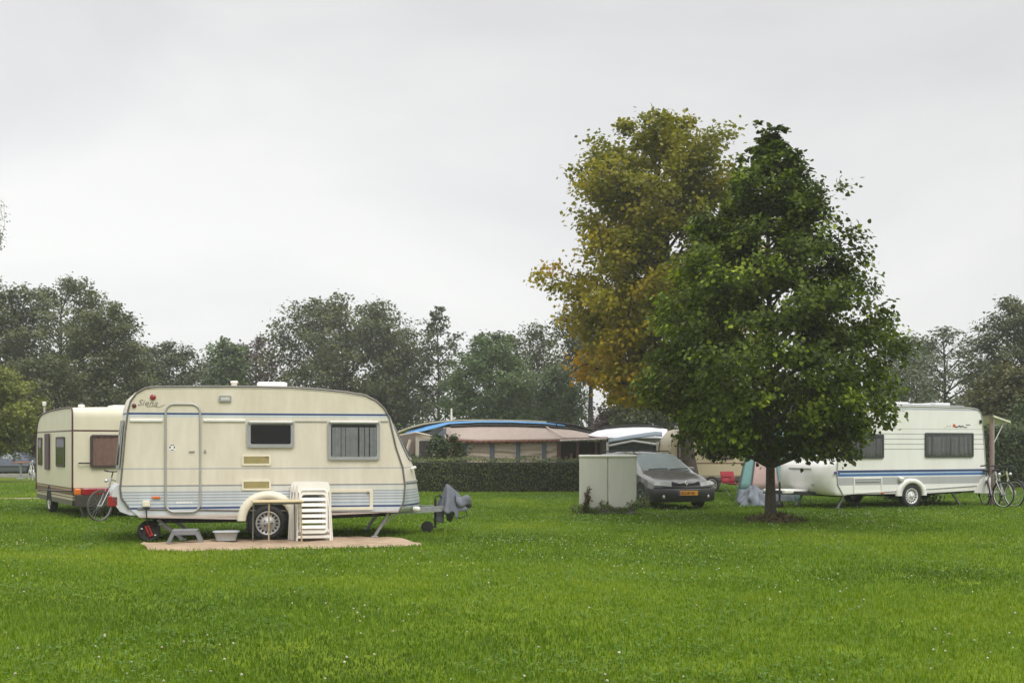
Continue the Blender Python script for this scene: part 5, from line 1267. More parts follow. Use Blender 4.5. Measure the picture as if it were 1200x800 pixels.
valance(522, 513.4, 560, 515.6, .14, 38.88, 6, m_val); valance(560, 515.6, 655, 514.4, .13, 38.88, 14, m_val)
valance(655, 514, 712, 511.6, .12, 38.86, 12, m_val); valance(656, 514.7, 711, 512.6, .09, 38.83, 22, mat('white_fringe', (.55, .50, .46), .85, var=.1), 'fringe')
# wall panels between blue-grey posts
posts = [523, 545, 576.5, 607, 637.5, 655]
for k in range(5):
    a = A(posts[k], 0, 39.1).x; c_ = A(posts[k + 1], 0, 39.1).x; G = []; rgk = random.Random(k * 7 + 3); ph = rgk.uniform(0, 6); sk = rgk.uniform(-.35, .35) if k != 3 else -.6
    for i in range(15):
        row = []
        for j in range(41):
            u = i / 14; z = .35 + 1.38 * j / 40
            wv = .030 * math.sin(z * 25 + sk * 8 * u + .8 * math.sin(u * 4 + ph)) * math.sin(math.pi * u) ** .5 + .015 * math.sin(z * 47 + ph * 2 + u * 3)
            row.append(la((a + (c_ - a) * u, 39.1 + wv, z)))
        G.append(row)
    b = MB(); b.grid(G); b.build('wall_panel', m_beige2, aw)
for px in posts[1:]:
    a = A(px, 0, 39.0).x; b = MB(); b.box(la((a, 39.05, .88)), (.15, .04, 1.74), None, .01); b.build('post', m_bluegr if px < 650 else mat('red_brown_post', (.13, .06, .045), .7, var=.2), aw)
for px in (677, 699):
    a = A(px, 0, 39.0).x; b = MB(); b.box(la((a, 39.05, .88)), (.09, .07, 1.74), None, .01); b.build('post', mat('red_brown_post', (.13, .06, .045), .7, var=.2), aw)
b = MB(); b.box(la((A(677, 0, 40).x, 39.5, .55)), (1.3, .10, .9)); b.build('counter', mat('opening_shade_brown', (.045, .034, .03), .9, var=.3), aw)  # counter and back wall carry the opening's shade in their dark colour
b = MB(); b.box(la((A(680, 0, 41).x, 41.2, .9)), (1.8, .03, 1.7)); b.build('back_wall', mat('opening_shade_brown', (.045, .034, .03), .9, var=.3), aw)
b = MB()
for px, h_ in ((664, .12), (670, .18), (684, .10), (690, .16)): a = A(px, 0, 39.2).x; b.lathe([(.0001, h_ * 1.8), (.05, h_ * 1.8), (.08, h_), (.07, 0), (.0001, 0)], Matrix.Translation(la((a, 39.4, 1.0))) @ Matrix.Rotation(R(90), 4, 'X'), 10)
b.build('shelf_pots', mat('terracotta', (.22, .10, .06), .8, var=.2), aw)
# end wall with window, gable and slanted poles
sx0 = A(487, 0, 39.6).x; sx1 = A(511, 0, 39.6).x
b = MB(); b.prism([(sx0 - ox, .2), (sx1 - ox, .2), (sx1 - ox, 1.92), (sx0 - ox, 2.02)], .0, .03); b.build('end_wall', m_beige2, aw)
b = MB(); b.ring(rr(sx0 + .05 - ox, sx1 - .02 - ox, .98, 1.86, .05), rr(sx0 + .13 - ox, sx1 - .13 - ox, 1.15, 1.78, .05), -.03, .0); wn = b.build('window', mat('pale_window_surround', (.52, .49, .42), .6, var=.1), aw)
b = MB(); b.prism(rr(sx0 + .12 - ox, sx1 - .12 - ox, 1.14, 1.79, .05), -.012, -.006); b.build('pane', mat('dusky_awning_pane', (.055, .045, .045), .2, var=.4, scale=4), wn)
b = MB(); b.prism([(A(508, 0, 39.7).x - ox, .3), (A(523, 0, 39.7).x - ox, .3), (A(523, 0, 39.7).x - ox, A(523, 500, 39.7).z), (A(509, 0, 39.7).x - ox, A(509, 512, 39.7).z)], .05, .08); b.build('corner_panel', m_bluegr, aw)
b = MB(); b.prism([(A(489, 0, 39.9).x - ox, A(0, 512, 39.9).z), (A(512, 0, 39.9).x - ox, A(0, 511, 39.9).z), (A(521, 0, 39.9).x - ox, A(0, 500, 39.9).z), (A(514, 0, 39.9).x - ox, A(0, 501.5, 39.9).z)], .25, .28); b.build('gable', mat('dark_slate_canvas', (.07, .075, .08), .85, var=.15), aw)
b = MB(); b.tube([la(A(487, 506.5, 39.55)), la(A(507, 511, 39.4))], .04, 6); b.tube([la(A(468, 510, 39.6)), la(A(487, 506.5, 39.55))], .03, 6); b.tube([la(A(481, 515, 39.55)), la(A(475, 534, 39.55))], .07, 6); b.tube([la(A(464, 505, 39.6)), la(A(476, 540, 39.6))], .05, 6); b.build('awning_pole', mat('pale_awning_pole', (.55, .47, .40), .5, var=.1), aw)
b = MB(); b.prism([(A(463, 0, 39.9).x - ox, .2), (A(489, 0, 39.9).x - ox, .2), (A(489, 0, 39.9).x - ox, A(0, 508, 39.9).z), (A(465, 0, 39.9).x - ox, A(0, 508.5, 39.9).z)], .28, .31); b.build('side_wall', mat('shaded_tan_canvas', (.20, .16, .135), .85, var=.15), aw)  # the wall's shade is put into this darker canvas colour
# ------------------------------------------------------------------ white caravan with grey awning further right
wv_ = thing('caravan', 'white residential caravan roof and wall showing above the grey car', 'caravan', (A(742, 0, 40).x, 41, 0))
wx = wv_.location.x; W = lambda px, py, Y=40: (at(px, py, Y).x - wx, Y - 41, at(px, py, Y).z)
rows = []
for px, py, p2 in ((690, 508.8, 510), (701, 504, 511.5), (712, 502.6, 512.6), (728, 501.2, 513), (745, 500.6, 513), (760, 500.6, 513), (772, 501.4, 513), (782, 503, 513)):
    rows.append([W(px, p2, 39.2), W(px, (py + p2) / 2 - .4, 39.5), W(px, py, 40.2), W(px, py - .2, 42.4)])
b = MB(); b.grid(rows, smooth=False); o = b.build('roof', mat('white_roof_sheet', (.74, .74, .76), .5, var=.06), wv_); sm_ = o.modifiers.new('thickness', 'SOLIDIFY'); sm_.thickness = .03
b = MB(); b.tube([W(695, 504.5, 40.2), W(712, 500.9, 40.2), W(728, 499, 40.2), W(745, 498.2, 40.2), W(762, 498.6, 40.2), W(775, 501, 40.2)], .045, 6); b.build('roof_edge', m_dark, wv_)
b = MB(); x0 = W(706, 0, 40)[0]; x1 = W(780, 0, 40)[0]; b.box(((x0 + x1) / 2, .3, 1.0), (x1 - x0, 2.0, 1.85), None, .05); b.build('wall', mat('pale_caravan_wall', (.45, .44, .42), .6, var=.1), wv_)
ga = thing('awning', 'blue-grey caravan awning with a small white gable, behind the grey car', 'awning', (A(742, 0, 39).x, 38.6, 0))
gx = ga.location.x; Gp = lambda px, py, Y=38.4: (at(px, py, Y).x - gx, Y - 38.6, at(px, py, Y).z)
b = MB(); b.grid([[Gp(713, 515.5), Gp(740, 510.5), Gp(768, 506), Gp(776, 507)], [Gp(713, 517.5, 38.0), Gp(740, 513.5, 38.0), Gp(768, 510, 38.0), Gp(776, 511, 38)]]); b.grid([[Gp(713, 515.5), Gp(740, 510.5), Gp(768, 506), Gp(776, 507)], [Gp(713, 514.2, 39.2), Gp(740, 509.5, 39.2), Gp(768, 505.2, 39.2), Gp(776, 506, 39.2)]])
o = b.build('awning_roof', mat('blue_grey_roof_canvas', (.20, .25, .29), .7, var=.1), ga); sm_ = o.modifiers.new('thickness', 'SOLIDIFY'); sm_.thickness = .02
b = MB(); b.tube([Gp(712, 522.5, 37.9), Gp(742, 516.6, 37.9), Gp(769, 520.5, 37.9)], .045, 6); b.grid([[Gp(712, 522.5, 37.9), Gp(742, 516.6, 37.9), Gp(769, 520.5, 37.9)], [Gp(712, 521, 38.9), Gp(742, 514.9, 38.9), Gp(769, 519, 38.9)]]); b.build('gable_edge', mat('white_roof_sheet', (.74, .74, .76), .5, var=.06), ga)
b = MB(); p = [Gp(712, 522.8, 37.95), Gp(742, 517, 37.95), Gp(769, 520.8, 37.95)]
b.prism([(p[0][0], .05), (p[2][0], .05), (p[2][0], p[2][2]), (p[1][0], p[1][2]), (p[0][0], p[0][2])], -.62, -.60); b.build('front_panel', mat('dark_teal_grey_canvas', (.06, .075, .08), .8, var=.2), ga)
for px, m in ((770.5, mat('white_awning_pole', (.66, .65, .60), .5, var=.05)), (712, mat('white_awning_pole', (.66, .65, .60), .5, var=.05))):
    b = MB(); q = Gp(px, 521, 37.9); b.tube([(q[0], q[1] - .03, 0), (q[0], q[1] - .03, q[2] + .1)], .045, 8); b.build('post', m, ga)
# cream caravan behind the bonnet of the car
cc = thing('caravan', 'cream caravan with a brown window, half hidden by the green tree and the car', 'caravan', (at(826, 0, 36.4).x, 37.4, 0), R(4))
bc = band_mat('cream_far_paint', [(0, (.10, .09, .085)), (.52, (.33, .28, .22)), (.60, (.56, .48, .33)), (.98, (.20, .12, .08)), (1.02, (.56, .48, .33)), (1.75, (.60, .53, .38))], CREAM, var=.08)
x0 = at(783, 0, 36.4).x - cc.location.x; x1 = at(873, 0, 36.4).x - cc.location.x
pC = [(x0 + .1, .42), (x0, .6), (x0 - .02, 1.4), (x0 + .06, 1.8), (x0 + .30, 2.10), (x0 + .7, 2.2), (x1 - .7, 2.2), (x1 - .35, 2.1), (x1 - .12, 1.8), (x1, 1.1), (x1 - .02, .6), (x1 - .12, .42)]
b = MB(); shell(b, dense(pC, .15), 1.0, [(0, .1), (3, .1)], [(0, .08), (3, .08)], ny=10); b.build('body', bc, cc)
window(cc, x0 + .22, x0 + .62, 1.15, 1.70, -1.0, m_brwin, .05, .03, .04, gl_br, m_pinkcur, folds=4); window(cc, x0 + 1.25, x1 - .4, 1.15, 1.70, -1.0, m_brwin, .05, .03, .04, gl_br, m_pinkcur, folds=8)
for sg in (-1, 1): add_wheel(cc, (x0 + x1) / 2 + .1, sg * 1.02, .29, .19, .17, sg, 10)
c = MB(); c.box(((x0 + x1) / 2, 0, .38), (x1 - x0 - .5, 1.8, .08)); c.bar((x1 - .1, 0, .4), (x1 + 1.0, 0, .42), .1); c.tube([(x1 + .6, 0, .05), (x1 + .6, 0, .6)], .03, 8); c.build('chassis', m_dark, cc)
# red folding chair
rcp = at(859, 560, 34.2); rcp.z = 0
rch = thing('camping_chair', 'red fabric camping chair behind the nose of the grey car', 'chair', rcp, R(25))
b = MB(); b.grid([[(-.26 + .52 * i / 4, .24 + .05 * math.sin(i * .785) + .10 * j / 4, .42 + .36 * j / 4) for j in range(5)] for i in range(5)]); o = b.build('backrest', mat('red_chair_fabric', (.34, .025, .045), .8, var=.15), rch); sm_ = o.modifiers.new('thickness', 'SOLIDIFY'); sm_.thickness = .01
b = MB(); b.grid([[(-.26 + .52 * i / 4, -.22 + .46 * j / 4, .42 - .05 * math.sin(i * .785) * math.sin(j * .785)) for j in range(5)] for i in range(5)]); o = b.build('seat', MATS['red_chair_fabric'], rch); sm_ = o.modifiers.new('thickness', 'SOLIDIFY'); sm_.thickness = .01
for x in (-.27, .27):
    for (y0_, y1_) in ((-.24, .26), (.26, -.24)): b = MB(); b.tube([(x, y0_, 0), (x, y1_, .60 if y1_ < 0 else .44)], .012, 6); b.build('leg', m_galv, rch)
    b = MB(); b.bar((x, -.26, .61), (x, .22, .61), .05, .025); b.build('armrest', m_dark, rch)

# ------------------------------------------------------------------ tent
YT = 30.6
tc0 = at(896, 587, YT); tc0.z = 0
tn = thing('tent', 'teal and pink frame tent with a grey skirt, behind the trunk of the green tree', 'tent', tc0)
T = lambda px, py, Y=YT: Vector((at(px, py, Y).x - tc0.x, Y - tc0.y, at(px, py, Y).z))
m_teal = mat('faded_teal_canvas', (.16, .30, .29), .85, var=.14, scale=4); m_pinkc = mat('faded_pink_canvas', (.48, .34, .31), .85, var=.14, scale=4); m_skirt = mat('grey_blue_tent_skirt', (.20, .225, .26), .8, var=.18, scale=6)
def tent_face(pts_b, pts_t, name, m, n=12, amp=.02, seed=0):
    rgt = random.Random(seed); ph = rgt.uniform(0, 6); G = []
    nb = len(pts_b) - 1
    for i in range(n + 1):
        u = i / n * nb; k = min(int(u), nb - 1); f = u - k; a = pts_b[k].lerp(pts_b[k + 1], f); b_ = pts_t[k].lerp(pts_t[k + 1], f); row = []
        for j in range(11):
            w = j / 10; p = a.lerp(b_, w); p = p + Vector((0, -amp * math.sin(i * 1.9 + w * 3 + ph) * math.sin(math.pi * w) - .05 * math.sin(math.pi * w) * math.sin(math.pi * f), 0)); row.append(p)
        G.append(row)
    b = MB(); b.grid(G); o = b.build(name, m, tn); sm_ = o.modifiers.new('thickness', 'SOLIDIFY'); sm_.thickness = .012; return o
zk = .36
TL, TR_ = T(893, 489), T(917, 489); TL.y += .9; TR_.y += .9
BLk, BRk = T(862.5, 587.5), T(933, 588)
def low(a, t, z): f = (z - a.z) / (t.z - a.z); return a.lerp(t, f)
k1, k2 = .14, .74
B = [BLk, BLk.lerp(BRk, k1 + .06), BLk.lerp(BRk, k2), BRk]; TT = [TL, TL.lerp(TR_, .25), TL.lerp(TR_, .75), TR_]
for p in B: p.z = 0
B[1].y -= .12; B[2].y -= .12
S0 = [low(b_, t, zk) for b_, t in zip(B, TT)]
tent_face(S0[0:2], TT[0:2], 'teal_panel', m_teal, 6, seed=1); tent_face(S0[1:3], TT[1:3], 'pink_panel', m_pinkc, 12, seed=2); tent_face(S0[2:4], TT[2:4], 'teal_panel', m_teal, 6, seed=3)
tent_face(B, S0, 'skirt', m_skirt, 18, .03, seed=4)
# sides and rear
back = [p + Vector((.5, 1.3, 0)) for p in (B[0], B[3])]; tb2 = [TL + Vector((.3, .6, 0)), TR_ + Vector((.3, .6, 0))]
tent_face([back[0], B[0]], [tb2[0], TL], 'side_wall', m_teal, 6, seed=5); tent_face([B[3], back[1]], [TR_, tb2[1]], 'side_wall', m_teal, 6, seed=6); tent_face([back[1], back[0]], [tb2[1], tb2[0]], 'rear_wall', m_pinkc, 6, seed=7); tent_face([TL, TR_], [tb2[0], tb2[1]], 'roof', m_teal, 6, 0, seed=8)
b = MB(); b.tube([B[0] + Vector((-.03, -.03, 0)), TL + Vector((-.02, -.02, .05))], .022, 6); b.tube([B[1] + Vector((.0, -.05, 0)), TT[1] + Vector((0, -.03, 0))], .018, 6); b.build('tent_pole', mat('dark_tent_pole', (.05, .06, .065), .5, var=.1), tn)
# crumpled grey flysheet
fc = at(883, 594.5, 28.6); fc.z = 0
fl_ = thing('flysheet', 'crumpled grey-blue flysheet heaped on the grass in front of the tent', 'tent cover', fc)
rows = []; NA = 40
for i in range(13):
    f = i / 12; row = []
    for k in range(NA):
        a = 2 * math.pi * k / NA; r_ = (.36 - .27 * f ** 1.3) * (1 + .20 * math.sin(4 * a + 5 * f) + .15 * math.sin(7 * a - 7 * f + 1) + .08 * math.sin(13 * a + 9 * f))
        row.append((r_ * math.cos(a), r_ * .7 * math.sin(a), max(0, .52 * f + .05 * math.sin(5 * a + 3 * f) * (f > 0))))
    rows.append(row)
b = MB(); b.grid(rows, closed_v=True); b.add(rows[-1], [list(range(NA))]); b.build('fabric', m_skirt, fl_)

# ------------------------------------------------------------------ far left bits: table, rail, white gable
tpz = at(24.5, 556, 52); tpz.z = 0
tbl = thing('pedestal_table', 'small table with a reddish top in front of the blue-grey car', 'table', tpz)
b = MB(); b.box((0, 0, .80), (.62, .45, .06), None, .015); b.build('tabletop', mat('reddish_tabletop', (.36, .14, .08), .6, var=.3, scale=8), tbl)
b = MB(); b.tube([(0, 0, 0), (0, 0, .78)], .05, 10); b.lathe([(.0001, .05), (.2, .04), (.22, 0), (.0001, 0)], Matrix.Rotation(R(90), 4, 'X'), 16); b.build('pedestal', m_galv, tbl)
kb = at(20, 560, 54)
b = MB(); b.box((at(-60, 0, 54).x * .5 + at(66, 0, 54).x * .5, 54, .10), (at(66, 0, 54).x - at(-60, 0, 54).x, .16, .2), None, .02); tag(b.build('low_kerb_wall', m_conc), 'low pale concrete kerb wall in front of the blue-grey car', 'wall')
b = MB(); q = at(10, 530, 66)
gab = thing('small_tent', 'small white peaked tent roof above the roof of the blue-grey car', 'tent', (q.x, 66, 0))
b.grid([[(-.9, -.7, .0), (0, -.7, 1.75), (.9, -.7, 0)], [(-.9, .9, 0), (0, .9, 1.75), (.9, .9, 0)]], smooth=False); b.add([(-.9, -.7, 0), (.9, -.7, 0), (0, -.7, 1.75)], [[0, 1, 2]]); b.build('canvas', mat('white_tent_canvas', (.66, .64, .56), .8, var=.08), gab)
b = MB(); b.tube([(-.95, -.72, 0), (0, -.72, 1.8), (.95, -.72, 0)], .03, 6); b.build('tent_pole', m_galv, gab)
q = at(52, 480, 34); ant = thing('mast', 'short pale mast standing behind the small cream caravan', 'mast', (q.x, 34, 0))
b = MB(); b.tube([(0, 0, 0), (0, 0, at(52, 470.5, 34).z)], .03, 8); b.build('pole', mat('weathered_grey_pole', (.4, .4, .39), .6, var=.1), ant)
b = MB(); b.box((0, 0, at(52, 473, 34).z), (.10, .10, .14), None, .02); b.build('pole_cap', m_white, ant)
# bungalow behind the white caravan on the right
hb = at(1050, 480, 62)
hs = thing('bungalow', 'distant bungalow with a slate-blue roof and red chimney behind the white caravan', 'house', (hb.x, 62, 0))
zr_ = at(1050, 472.3, 62).z; ze = zr_ - 1.1
b = MB(); b.box((0, 2, ze / 2), (3.2, 4, ze)); b.build('wall', mat('pale_render', (.5, .48, .44), .8, var=.1), hs)
b = MB(); b.prism([(-1.9, ze - .05), (1.9, ze - .05), (1.0, zr_), (-1.0, zr_)], -.3, 4.3); rf = b.build('roof', mat('slate_blue_roof', (.17, .18, .26), .7, var=.15), hs)
b = MB(); b.box((.15, 1.5, zr_ + .12), (.6, .5, .4)); b.build('chimney', mat('red_brick_chimney', (.33, .10, .06), .8, var=.25, scale=20), rf)
b = MB(); b.box((-.6, -.01, 1.5), (.9, .05, 1.0)); b.build('window', m_inside, hs)
b = MB(); b.box((.9, -.01, 1.0), (.8, .05, 2.0)); b.build('door', mat('brown_door', (.1, .06, .04), .6, var=.2), hs)
# ------------------------------------------------------------------ trees
rnd_ = np.random.default_rng(2)
m_linden = leaf_mat('linden_leaves', (.028, .044, .005), (.38, .46, .045), .33, extra=[(.40, (.066, .098, .010)), (.70, (.145, .205, .018))], rough=.6, spec=.18)
m_maple = leaf_mat('turning_maple_leaves', (.090, .102, .009), (.50, .27, .013), .36, extra=[(.35, (.175, .180, .014)), (.62, (.27, .240, .016)), (.85, (.40, .29, .015))], rough=.55, spec=.25)
LT = [(0, .55), (.08, .82), (.165, .98), (.27, 1), (.37, .91), (.52, .73), (.62, .62), (.72, .50), (.82, .36), (.90, .21), (.95, .10), (.98, .04), (1, .0)]
def sh_linden(t): return interp(LT, t)
def ti_linden(P, Q, rg):
    f = fbm(P[:, 0] + 40 + P[:, 1] * .3, P[:, 2] + 40, .8, 8)
    return np.clip(.02 + .30 * Q ** 1.5 + .55 * (f - .35) + .42 * rg.random(len(Q)) ** 2.2 + .14 * (Q > .85) + .30 * (rg.random(len(Q)) > .94), 0, 1)  # pale tints put scattered bright highlights into the leaf colour
gt = ground(903, 612)
lime = make_tree('linden_tree', 'slender dark green tree with pointed crown, standing alone in front of the white caravan', gt, 8.22, 2.5, 1.52, sh_linden, m_linden, m_bark, 21,
          prim=104, sec=6, cl=2, lv=58, ls=.088, cr=.25, tr=.095, ascend=.30, lobes=.09, jitter=.11, heart=True, tint_fn=ti_linden, up=.75, droop=.55, dens_in=.30, flat=.75, trunk_top=.995, off=(.05, 0))
MT = [(0, .45), (.1, .70), (.2, .88), (.35, .99), (.5, 1), (.65, .98), (.77, .92), (.88, .78), (.95, .55), (1, .36)]
def sh_maple(t): return interp(MT, t)
def ti_maple(P, Q, rg):
    z = (P[:, 2] - 3.0) / 9; f = fbm(P[:, 0] + 40, P[:, 2] + 40 + P[:, 1] * .4, 1.3, 18)
    w = np.clip((-P[:, 0]) / 4.0, 0, 1)
    return np.clip(.07 + .36 * Q + .60 * (f - .40) + .62 * (1 - z) ** 1.5 * w + .14 * rg.random(len(Q)), 0, 1)
mt = at(812, 560, 34); mt.z = 0
maple = make_tree('maple_tree', 'tall broad tree with yellowing autumn leaves behind the dark green tree', mt, 11.75, 2.65, 3.1, sh_maple, m_maple, m_bark, 5,
          prim=76, sec=6, cl=2, lv=74, ls=.14, cr=.44, tr=.24, ascend=.6, lobes=.15, jitter=.10, tint_fn=ti_maple, off=(-1.25, 0), up=.6, droop=.35, dens_in=.32, trunk_top=.92, wide=.46)
m_b = leaf_mat('dull_green_leaves', (.042, .054, .018), (.125, .140, .046), .25)
m_c = leaf_mat('grey_green_leaves', (.040, .056, .028), (.125, .150, .068), .25)
m_d = leaf_mat('fresh_green_leaves', (.034, .068, .018), (.125, .185, .052), .28)
m_e = leaf_mat('olive_leaves', (.036, .044, .012), (.13, .125, .03), .28)
m_p = leaf_mat('purple_brown_leaves', (.040, .024, .024), (.105, .062, .056), .22)
m_y = leaf_mat('yellow_green_leaves', (.065, .095, .014), (.26, .27, .04), .3)
sh_round = lambda t: max(.25, math.sin(math.pi * (.12 + .83 * t)) ** .6)
sh_oval = lambda t: max(.15, math.sin(math.pi * (.08 + .88 * t)) ** .8)
sh_cone = lambda t: max(.10, (1 - t) ** .75)
sh_fan = lambda t: .55 + .45 * math.sin(math.pi * min(1, t * .9 + .1)) if t < .95 else .5
sh_tier = lambda t: max(.12, (1 - t) ** .6 * (.75 + .25 * math.sin(t * 26)))
def far(name, label, px, ytop, Y, wpx, base_py, sh, m, seed, **kw):
    x = (px - CX) / F * Y; H = EYE + (HY - ytop) / F * Y; RX = wpx / 2 / F * Y * .86; zb = EYE + (HY - base_py) / F * Y
    zb = max(.4, zb)
    a = dict(prim=30, sec=5, cl=2, lv=50, ls=.21 * Y / 75, cr=.66 * Y / 75, tr=.20, group='trees along the far side of the campsite')
    a.update({k: (int(v * 4.2) if k == 'lv' else min(v, 5) if k == 'sec' else v * 1.25 if k == 'cr' else v * .8 if k == 'ls' else v) for k, v in kw.items()})
    return make_tree(name, label, (x, Y, 0), H, RX, zb, sh, m, m_bark_far, seed, **a)
# left mass
far('broadleaf_tree', 'dark spreading tree at the left edge of the photo, above the blue-grey car', -12, 333, 66, 130, 500, sh_round, m_b, 101, prim=40)
far('broadleaf_tree', 'tallest dark tree of the left group, with a ragged flat top', 70, 330, 68, 190, 505, sh_round, m_b, 102, prim=58, lobes=.16)
far('broadleaf_tree', 'dark rounded tree directly behind the small cream caravan', 126, 358, 62, 104, 515, sh_round, m_b, 103, prim=40, lobes=.12)
far('broadleaf_tree', 'dark low bushy tree filling the gap between the left edge trees', 42, 420, 58, 110, 520, sh_round, m_b, 104, prim=34)
far('broadleaf_tree', 'grey-green tree sloping down just left of the big cream caravan roof', 196, 406, 74, 96, 510, sh_round, m_c, 105, prim=34)
far('young_maple', 'small yellow-green tree at the left edge in front of the dark trees', -6, 428, 47, 96, 522, sh_oval, m_y, 106, prim=30, ls=.17, cr=.35, lv=12, tr=.1, cat='tree')
far('rowan_shrub', 'orange-tinged shrub beside the small cream caravan', 33, 484, 62, 34, 524, sh_round, leaf_mat('orange_rowan_leaves', (.06, .07, .014), (.36, .10, .03), .25, extra=[(.6, (.13, .10, .02)), (.8, (.32, .12, .02))]), 107, prim=16, sec=4, ls=.14, cr=.22, lv=9, tr=.05, cat='shrub')
far('broadleaf_tree', 'fresh green rounded small tree above the roof of the big cream caravan', 264, 398, 82, 54, 500, sh_oval, m_d, 108, prim=26)
far('broadleaf_tree', 'thin purplish open-crowned tree above the big caravan roof', 300, 396, 84, 62, 490, sh_oval, m_p, 109, prim=20, sec=5, lv=6, cr=.5)
far('oak_tree', 'large round full-crowned tree rising above the big cream caravan', 404, 352, 78, 190, 505, (lambda t: max(.3, math.sin(math.pi * (.22 + .72 * t)) ** .5)), m_b, 110, prim=84, sec=7, lobes=.10, jitter=.07)
far('poplar_tree', 'airy upright tree with a pointed top, right of the large round tree', 514, 358, 76, 140, 500, (lambda t: max(.05, (1 - t) ** .7 * (.8 + .2 * math.sin(t * 20)))), m_c, 111, prim=34, sec=5, lv=5, cr=.40, ascend=.25, tr=.14, lobes=.3)
far('broadleaf_tree', 'open grey-green tree between the large round tree and the pointed airy tree', 474, 384, 80, 70, 500, sh_oval, m_c, 112, prim=24, lv=5)
far('broadleaf_tree', 'dark fresh-green bushy tree above the middle of the striped awning', 572, 392, 70, 104, 505, sh_oval, m_d, 113, prim=44, ls=.24)
far('broadleaf_tree', 'dark open tree with visible limbs above the right half of the awning', 622, 384, 76, 86, 500, sh_round, m_b, 114, prim=30, lv=8, lobes=.3)
far('broadleaf_tree', 'pale blue-green small tree beside the bare trunk above the awning', 657, 432, 68, 62, 505, sh_oval, m_d, 115, prim=24, lv=9, tr=.1)
far('pine_tree', 'tall hazy tree on a straight bare trunk beside the yellowing tree', 692, 362, 64, 92, 436, sh_round, m_c, 116, prim=26, lv=8, tr=.24, lobes=.35)
far('broadleaf_tree', 'dark low tree under the yellowing crown, behind the white caravan roof', 756, 440, 60, 74, 515, sh_round, m_b, 117, prim=30)
far('plum_tree', 'purple-leaved shrub at the foot of the straight bare trunk', 722, 482, 62, 40, 515, sh_round, m_p, 118, prim=16, lv=9, tr=.06, cat='shrub')
far('broadleaf_tree', 'dark tree hidden mostly behind the green tree on the right side', 900, 430, 66, 130, 515, sh_round, m_b, 119, prim=30)
# right side
far('cedar_tree', 'tiered open tree above the rear of the white caravan', 1108, 381, 62, 128, 462, (lambda t: .55 + .45 * math.sin(math.pi * (.15 + .6 * t)) if t < .7 else max(.1, 1.35 * (1 - t) ** .55 * .8)), m_c, 120, prim=20, sec=5, cl=2, lv=5, ascend=.30, cr=.46, tr=.15, up=1.1, flat=.32, lobes=.3, tzero=.12)
far('broadleaf_tree', 'hazy small tree emerging beside the green tree crown on the right', 1062, 394, 80, 70, 470, sh_fan, m_c, 121, prim=22, lv=7)
far('bare_shrub', 'thin nearly bare shrub above the middle of the white caravan roof', 1075, 432, 56, 44, 500, sh_fan, m_c, 122, prim=16, sec=5, lv=2, tr=.07, cat='shrub')
far('broadleaf_tree', 'tall dark tree at the right edge of the photo', 1196, 350, 58, 104, 500, sh_round, m_b, 123, prim=46, sec=6, lobes=.25)
far('broadleaf_tree', 'low olive-green bushy tree at the right edge above the tall hedge', 1190, 432, 46, 84, 530, sh_round, m_e, 124, prim=34, ls=.20, cr=.4, tr=.1)
far('broadleaf_tree', 'dark olive bush behind the bicycles at the right edge', 1232, 470, 43, 90, 548, sh_round, m_wildh, 125, prim=26, ls=.17, cr=.36, tr=.09)
far('yew_shrub', 'low hazy dark shrub behind the white caravan roof rail', 1142, 462, 70, 74, 510, sh_round, m_b, 126, prim=22, tr=.1, cat='shrub')
# overhanging twig at the far left edge
bt = thing('birch_tree', 'birch tree just outside the left edge, one hanging leafy twig in view', 'tree', at(-95, 0, 26) - Vector((0, 0, at(-95, 0, 26).z)))
b = MB(); b.tube([(0, 0, 0), (.05, 0, 3), (-.05, 0, 6.5), (.1, 0, 9)], .16, 10, radii=[.2, .15, .10, .03]); P = []
rg = np.random.default_rng(77)
for k in range(16):
    a = rg.uniform(0, 6.28) if k else 0; z0 = 5 + 3.5 * rg.random() if k else 6.6; ln = 1.5 + rg.random() * .7 if k else 1.95
    st = Vector((0, 0, z0)); mid = st + Vector((math.cos(a) * ln * .6, math.sin(a) * ln * .6, .5)); tip = st + Vector((math.cos(a) * ln, math.sin(a) * ln, .0 if k else .15))
    b.tube([st, mid, tip], .03, 5, radii=[.04, .02, .006], caps=False)
    for q in range(5):
        f = .35 + .65 * q / 4; s_ = mid.lerp(tip, f) if k else mid.lerp(tip, .8 + .2 * f); e_ = s_ + Vector((rg.normal(0, .1), rg.normal(0, .1), -.45 - .3 * rg.random()))
        if not k: e_ = s_ + Vector((.03 * q - .08, 0, -.28))
        b.tube([s_, e_], .006, 4, caps=False)
        for r_ in range(16): P.append(tuple(s_.lerp(e_, rg.random()) + Vector(tuple(rg.normal(0, .05, 3)))))
b.build('trunk', mat('white_birch_bark', (.42, .41, .38), .8, var=.4, scale=6), bt, fix=False)
P = np.array(P); leaves('crown', P, nrm(np.stack([P[:, 0], P[:, 1], np.full(len(P), -.3)], 1)), np.full(len(P), .055), rg.random(len(P)), m_b, bt, rng=rg)
# dead weeds at the foot of the green tree
rg = np.random.default_rng(19); N = 900
a = rg.uniform(0, 6.28, N); r_ = .10 + .42 * rg.random(N) ** 1.2
xx = gt.x + r_ * np.cos(a) * 1.15 + .10; yy = gt.y + r_ * np.sin(a); zz = .02 + .20 * rg.random(N) * (1 - r_ / .6)
D = np.stack([np.cos(a), np.sin(a), np.full(N, .5)], 1)
tag(leaves('dead_weeds', np.stack([xx, yy, zz], 1), nrm(D), .11 * rg.uniform(.5, 1.5, N), rg.random(N), leaf_mat('dry_weed_leaves', (.055, .050, .022), (.17, .125, .06), .2), up=.5, droop=-.3, wide=.13, rng=rg), kind='stuff')
